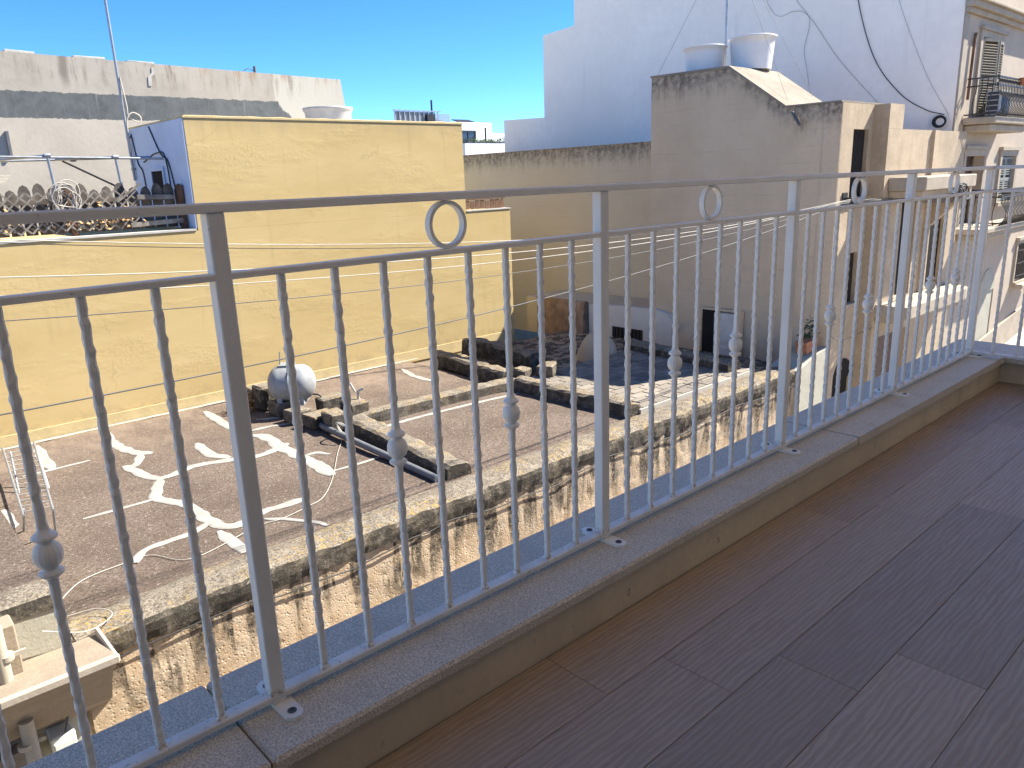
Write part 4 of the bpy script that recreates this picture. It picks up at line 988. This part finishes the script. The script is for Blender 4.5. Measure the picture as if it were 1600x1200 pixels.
# ================================================================== TOWN HOUSE AT THE RIGHT
def shutter_leaf(parent, x0, x1, y, z0, z1, mat, ang=0.0, hinge=None):
    m = MB(); w = .06; d = .04
    m.bx(x0, x0+w, y-d, y, z0, z1); m.bx(x1-w, x1, y-d, y, z0, z1)
    for z in (z0, (z0+z1)/2-w/2, z1-w): m.bx(x0+w, x1-w, y-d, y, z, z+w)
    s = MB(); z = z0+w+.02
    while z < z1-w-.03:
        if abs(z-(z0+z1)/2) > .06: s.obx(((x0+x1)/2, y-d/2, z), ((1, 0, 0), (0, .8, -.6), (0, .6, .8)), ((x1-x0)/2-w, .026, .005))
        z += .055
    if ang:
        hx = hinge; Rm = Matrix.Rotation(ang, 3, 'Z'); o = Vector((hx, y, 0))
        for q in (m, s): q.v = [tuple(Rm @ (Vector(v)-o)+o) for v in q.v]
    a = obj('shutter', m, mat, parent); tag(obj('slats', s, mat, a), kind='stuff')
def iron_railing(parent, x0, x1, y0, y1, z0, h, belly):
    m = MB(); n = int((x1-x0)/.105)
    def bar(px, py, out):
        pts = []
        for i in range(9):
            t = i/8; b = belly*math.sin(PI*min(1, t*1.55))*(1 if t < .65 else 0); pts.append((px+out[0]*b, py+out[1]*b, z0+h*t))
        m.tube(pts, .011, 5, False)
    for i in range(n+1): bar(x0+(x1-x0)*i/n, y0, (0, -1))
    for i in range(1, int((y1-y0)/.105)): bar(x0, y0+.105*i, (-1, 0))
    # scroll circles between bars
    for i in range(n):
        c = Vector((x0+(x1-x0)*(i+.5)/n, y0-.01, z0+h*.90)); m.tube([c+Vector((.035*math.cos(a), 0, .045*math.sin(a))) for a in [2*PI*q/8 for q in range(9)]], .006, 4, False)
    tag(obj('railing_bars', m, 'black_iron', parent), kind='stuff')
    for z in (z0+.06, z0+h*.80, z0+h): obj('railing_rail', MB().bx(x0-.015, x1, y0-.018, y0+.018, z-.014, z+.014).bx(x0-.018, x0+.018, y0+.0185, y1, z-.014, z+.014), 'black_iron', parent)
def build_town():
    H = thing('town_house', (23, 9, -4.5), 'tall cream town house with iron balconies and a blank white side wall', 'house')
    XW = 18.83
    obj('side_wall', MB().prism_x([(5.02, -7.5), (5.02, 5.7), (11.8, 5.7), (11.82, 6.5), (16.04, 6.5), (16.04, 5.46), (17.4, 5.38), (17.42, 2.90), (19.4, 2.96), (19.4, -7.5)], XW, 19.3), 'white_wall', H)
    obj('rear_body', MB().bx(19.302, 29, 5.6, 16, -7.5, 5.68), 'white_wall', H)
    holes = [(19.95, 21.25, 1.93, 3.62), (19.72, 20.92, -.42, 1.12), (22.25, 23.35, .0, 1.10), (21.85, 23.0, -4.6, -2.25), (24.55, 25.65, -2.25, -1.22)]
    obj('street_front', MB().wall_y(XW+.001, 30, -7.5, 5.7, 5.0, 5.35, holes), 'cream', H)
    obj('street_front_core', MB().bx(XW+.5, 30, 5.36, 5.4, -7.4, 5.6), 'dark_inside', H)
    # cornice
    for z0, z1, yo in ((4.00, 4.10, 4.90), (4.102, 4.22, 4.80), (4.222, 4.28, 4.72)): obj('cornice', MB().bx(XW-.02 if z0 < 4.1 else XW-.05, 30, yo, 4.998, z0, z1, .01), 'cream_trim', H)
    obj('corner_strip', MB().bx(XW-.015, XW+.22, 4.97, 4.998, -7.4, 3.99), 'cream_trim', H)
    # surrounds
    def surround(x0, x1, z0, z1, w=.14, sill=False):
        m = MB().bx(x0-w, x0-.002, 4.95, 4.998, z0, z1+w).bx(x1+.002, x1+w, 4.95, 4.998, z0, z1+w).bx(x0, x1, 4.95, 4.998, z1+.002, z1+w).bx(x0-w*1.3, x1+w*1.3, 4.90, 4.998, z1+w+.002, z1+w+.08)
        if sill: m.bx(x0-w*1.2, x1+w*1.2, 4.88, 4.998, z0-.10, z0-.002)
        obj('window_surround', m, 'cream_trim', H)
    surround(*holes[0]); surround(*holes[1]); surround(*holes[2], sill=True); surround(*holes[4], .1, True)
    # upper balcony door: one leaf shut, one ajar
    d = obj('balcony_door', MB().bx(19.95, 21.25, 5.30, 5.34, 1.93, 3.62), 'dark_inside', H)
    shutter_leaf(d, 19.97, 20.60, 4.99, 1.95, 3.60, 'shutter_paint', -.22, 19.97); shutter_leaf(d, 20.86, 21.25, 4.96, 1.95, 3.60, 'shutter_paint', .10, 21.25)
    d = obj('balcony_door', MB().bx(19.72, 20.92, 5.22, 5.26, -.42, 1.12), 'door_brown', H)
    obj('door_stile', MB().bx(20.29, 20.35, 5.18, 5.218, -.42, 1.12).bx(19.72, 19.80, 5.18, 5.218, -.42, 1.12).bx(20.84, 20.92, 5.18, 5.218, -.42, 1.12), 'timber_grey', d)
    w = obj('window', MB().bx(22.25, 23.35, 5.30, 5.34, 0, 1.10), 'dark_inside', H); shutter_leaf(w, 22.27, 22.79, 5.06, .02, 1.08, 'shutter_green'); shutter_leaf(w, 22.81, 23.33, 5.06, .02, 1.08, 'shutter_green')
    w = obj('window', MB().bx(24.55, 25.65, 5.30, 5.34, -2.25, -1.22), 'dark_inside', H); g = MB()
    for i in range(9): g.tube([(24.6+i*.125, 4.94, -2.24), (24.6+i*.125, 4.94, -1.23)], .012, 5)
    for z in (-2.1, -1.75, -1.4): g.bx(24.56, 25.64, 4.93, 4.95, z-.012, z+.012)
    tag(obj('window_grille', g, 'black_iron', w), kind='stuff'); obj('window_ledge', MB().bx(24.4, 25.9, 4.70, 4.897, -2.42, -2.30, .02), 'cream_trim', H)
    # arched alley door
    a = MB(); c = (22.425, -2.25); r = .575
    for i in range(12):
        t0, t1 = PI*i/12, PI*(i+1)/12
        a.prism_y([(c[0]+r*math.cos(t0), c[1]+r*math.sin(t0)), (c[0]+r*math.cos(t1), c[1]+r*math.sin(t1)), c], 4.985, 4.998)
    obj('arch_panel', a, 'pale_plaster', H); obj('arch_door', MB().bx(21.86, 22.99, 5.02, 5.06, -4.5, -2.26), 'pale_plaster', H)
    obj('plinth', MB().prism_y([(19.3, -7.4), (30, -7.4), (30, -2.55), (23.1, -3.42), (19.3, -3.9)], 4.93, 4.998), 'cream_trim', H)
    # balconies
    b = obj('balcony_slab', MB().bx(19.30, 21.9, 4.34, 4.996, 1.78, 1.92, .02), 'cream_trim', H); obj('slab_moulding', MB().bx(19.42, 21.8, 4.44, 4.996, 1.62, 1.778, .03), 'cream_trim', H)
    iron_railing(b, 19.36, 21.85, 4.38, 4.99, 1.92, .80, .14)
    b = obj('balcony_slab', MB().bx(19.0, 24.2, 4.26, 4.996, -.56, -.44, .02), 'cream_trim', H); obj('slab_moulding', MB().bx(19.2, 24.1, 4.38, 4.996, -.72, -.562, .03), 'cream_trim', H)
    iron_railing(b, 20.2, 24.15, 4.30, 4.99, -.44, .80, .14)
    # flag bracket and pipe
    obj('wall_pipe', MB().tube([(19.45, 4.95, 3.65), (19.4, 4.95, 3.5), (19.36, 4.95, 2.3)], .03, 6), 'timber_brown', H)
    obj('carriage_lamp', MB().bx(19.0, 19.12, 4.80, 4.968, 1.25, 1.5, .02), 'cream_trim', H)
    # air conditioner on the upper balcony
    A = thing('air_conditioner', (20.4, 4.65, 1.92), 'white air conditioner unit standing on the upper iron balcony', 'air conditioner')
    obj('case', MB().bx(20.05, 20.75, 4.52, 4.80, 1.97, 2.50, .012), 'ac_white', A)
    obj('fan_grille', MB().lathe((20.36, 4.517, 2.235), [(.22, 0), (.2, .006), (.05, .008)], 24, (0, -1, 0)), 'fan_dark', A)
    obj('side_fins', MB().bx(20.032, 20.048, 4.55, 4.77, 2.02, 2.46), 'fan_dark', A)
    for i in range(4): obj('fin', MB().bx(20.024, 20.031, 4.55, 4.77, 2.06+i*.11, 2.08+i*.11), 'ac_white', A)
    for x in (20.12, 20.68): obj('foot', MB().bx(x-.03, x+.03, 4.55, 4.77, 1.922, 1.968), 'grille_dark', A)
    # flowerpots on the railing
    for i, (x, mat, lb) in enumerate(((20.75, 'terracotta', 'terracotta flowerpot hung on the upper iron railing'), (21.2, 'ac_white', 'white flowerpot hung on the upper iron railing'))):
        tag(obj('flowerpot', MB().lathe((x, 4.30, 2.60), [(.06, 0), (.09, .14), (.10, .15), (.085, .155)], 12), mat), lb, 'flowerpot')
    # cables on the white wall
    x = XW-.03
    def wire(pts, r, label, mat='cable_black', extra=None):
        m = MB().tube(bez([(x, p[0], p[1]) for p in pts], 8), r, 6)
        if extra: extra(m)
        tag(obj('wall_cable', m, mat), label, 'cable')
    def coil(m):
        for q in range(5):
            R = .10+.012*q; m.tube([(x-.03-.012*q, 5.26+R*math.cos(a)*.95, 1.86+R*.85*math.sin(a)) for a in [2*PI*i/24 for i in range(25)]], .009, 6, False)
    wire([(7.32, 5.4), (7.26, 4.6), (6.8, 3.34), (6.17, 2.53), (5.6, 2.14), (5.2, 2.0)], .010, 'thick black cable sweeping down the white wall to a coil', 'cable_black', coil)
    wire([(9.7, 5.4), (9.5, 4.9), (9.2, 4.6), (8.8, 4.65), (8.4, 4.45), (7.6, 3.4), (6.57, 2.3)], .0038, 'thin wire slanting across the white wall above the grey parapet', 'cable_grey')
    wire([(8.9, 5.3), (8.74, 4.86), (8.4, 4.39), (8.5, 3.77), (8.4, 3.3), (8.32, 2.9)], .004, 'thin wire hanging straight beside the tanks', 'cable_grey')
    wire([(6.5, 5.2), (6.35, 4.44), (5.68, 2.94), (5.1, 1.97)], .003, 'faint grey wire running down the white wall near the coil', 'cable_grey')
build_town()

# ================================================================== OVERHEAD CABLES
def build_overhead():
    data = [((.0074, -.1269, .8396), .009, 'cable_white', 'topmost pale overhead cable of the street bundle'),
            ((.0081, -.1351, .8259), .007, 'cable_black', 'thin dark overhead cable just under the topmost pale one'),
            ((.0064, -.0936, .5639), .010, 'cable_white', 'third overhead cable, pale, below the top pair'),
            ((.0067, -.0868, .4367), .009, 'cable_white', 'fourth overhead cable, pale, above the two dark low ones'),
            ((.0073, -.0837, .2708), .009, 'cable_grey', 'dark overhead cable second from the bottom'),
            ((.0061, -.0167, -.4051), .014, 'cable_grey', 'lowest and thickest dark overhead cable across the yellow wall')]
    plain_r = .45
    for i, ((a, b, c), r, mat, lab) in enumerate(data):
        kx = 1.0422      # the run hangs just in front of the frontage
        pts = [(.03+kx*(x-.03), 4.85, .978+kx*(a*x*x+b*x+c-.978)) for x in [-5+18.3*q/40 for q in range(41)]]
        pts[-1] = (13.87, 4.85, .43-.012*i)
        tag(obj('overhead_cable', MB().tube(pts, r*plain_r, 6), mat), lab, 'cable', 'overhead cables along the street')
    B = thing('cable_bracket', (13.87, 4.9, .40), 'iron bracket carrying the overhead cables at the grey house corner', 'bracket')
    obj('arm', MB().bx(13.84, 13.90, 4.80, 4.998, .34, .46).bx(13.78, 13.96, 4.975, 4.999, .26, .54), 'black_iron', B)
    m = MB(); random.seed(2)
    for q in range(5):
        z0 = .42-.02*q; m.tube(bez([(13.87, 4.84, z0), (14.3, 4.70, z0-.05+.03*q), (15.2, 4.60, z0-.02), (16.5, 3.98, .35-.02*q), (17.6, 4.0, .40)], 6), .008, 5)
    tag(obj('cable_run', m, 'cable_grey'), 'bundle of grey cables carried along the ochre house front', 'cable')
    c = Vector((16.55, 3.98, .46)); m = MB()
    for q in range(7):
        R = random.uniform(.10, .2); ph = random.random()*6; m.tube([c+Vector((R*1.5*math.cos(a)+.03*math.sin(2*a+ph), .02*q-.06, R*.8*math.sin(a+ph))) for a in [2*PI*i/18 for i in range(19)]], .011, 5, False)
    tag(obj('cable_tangle', m, 'cable_black'), 'tangle of black cable hanging before the ochre balcony slab', 'cable')
    m = MB().tube(bez([(13.42, 4.9, -1.95), (13.9, 4.88, -2.12), (14.5, 4.88, -2.12), (14.82, 4.70, -2.0)], 6), .008, 5)
    tag(obj('slack_cable', m, 'cable_grey'), 'slack grey cable drooping across the ochre front near the arch', 'cable')
build_overhead()

scene.render.engine = 'CYCLES'
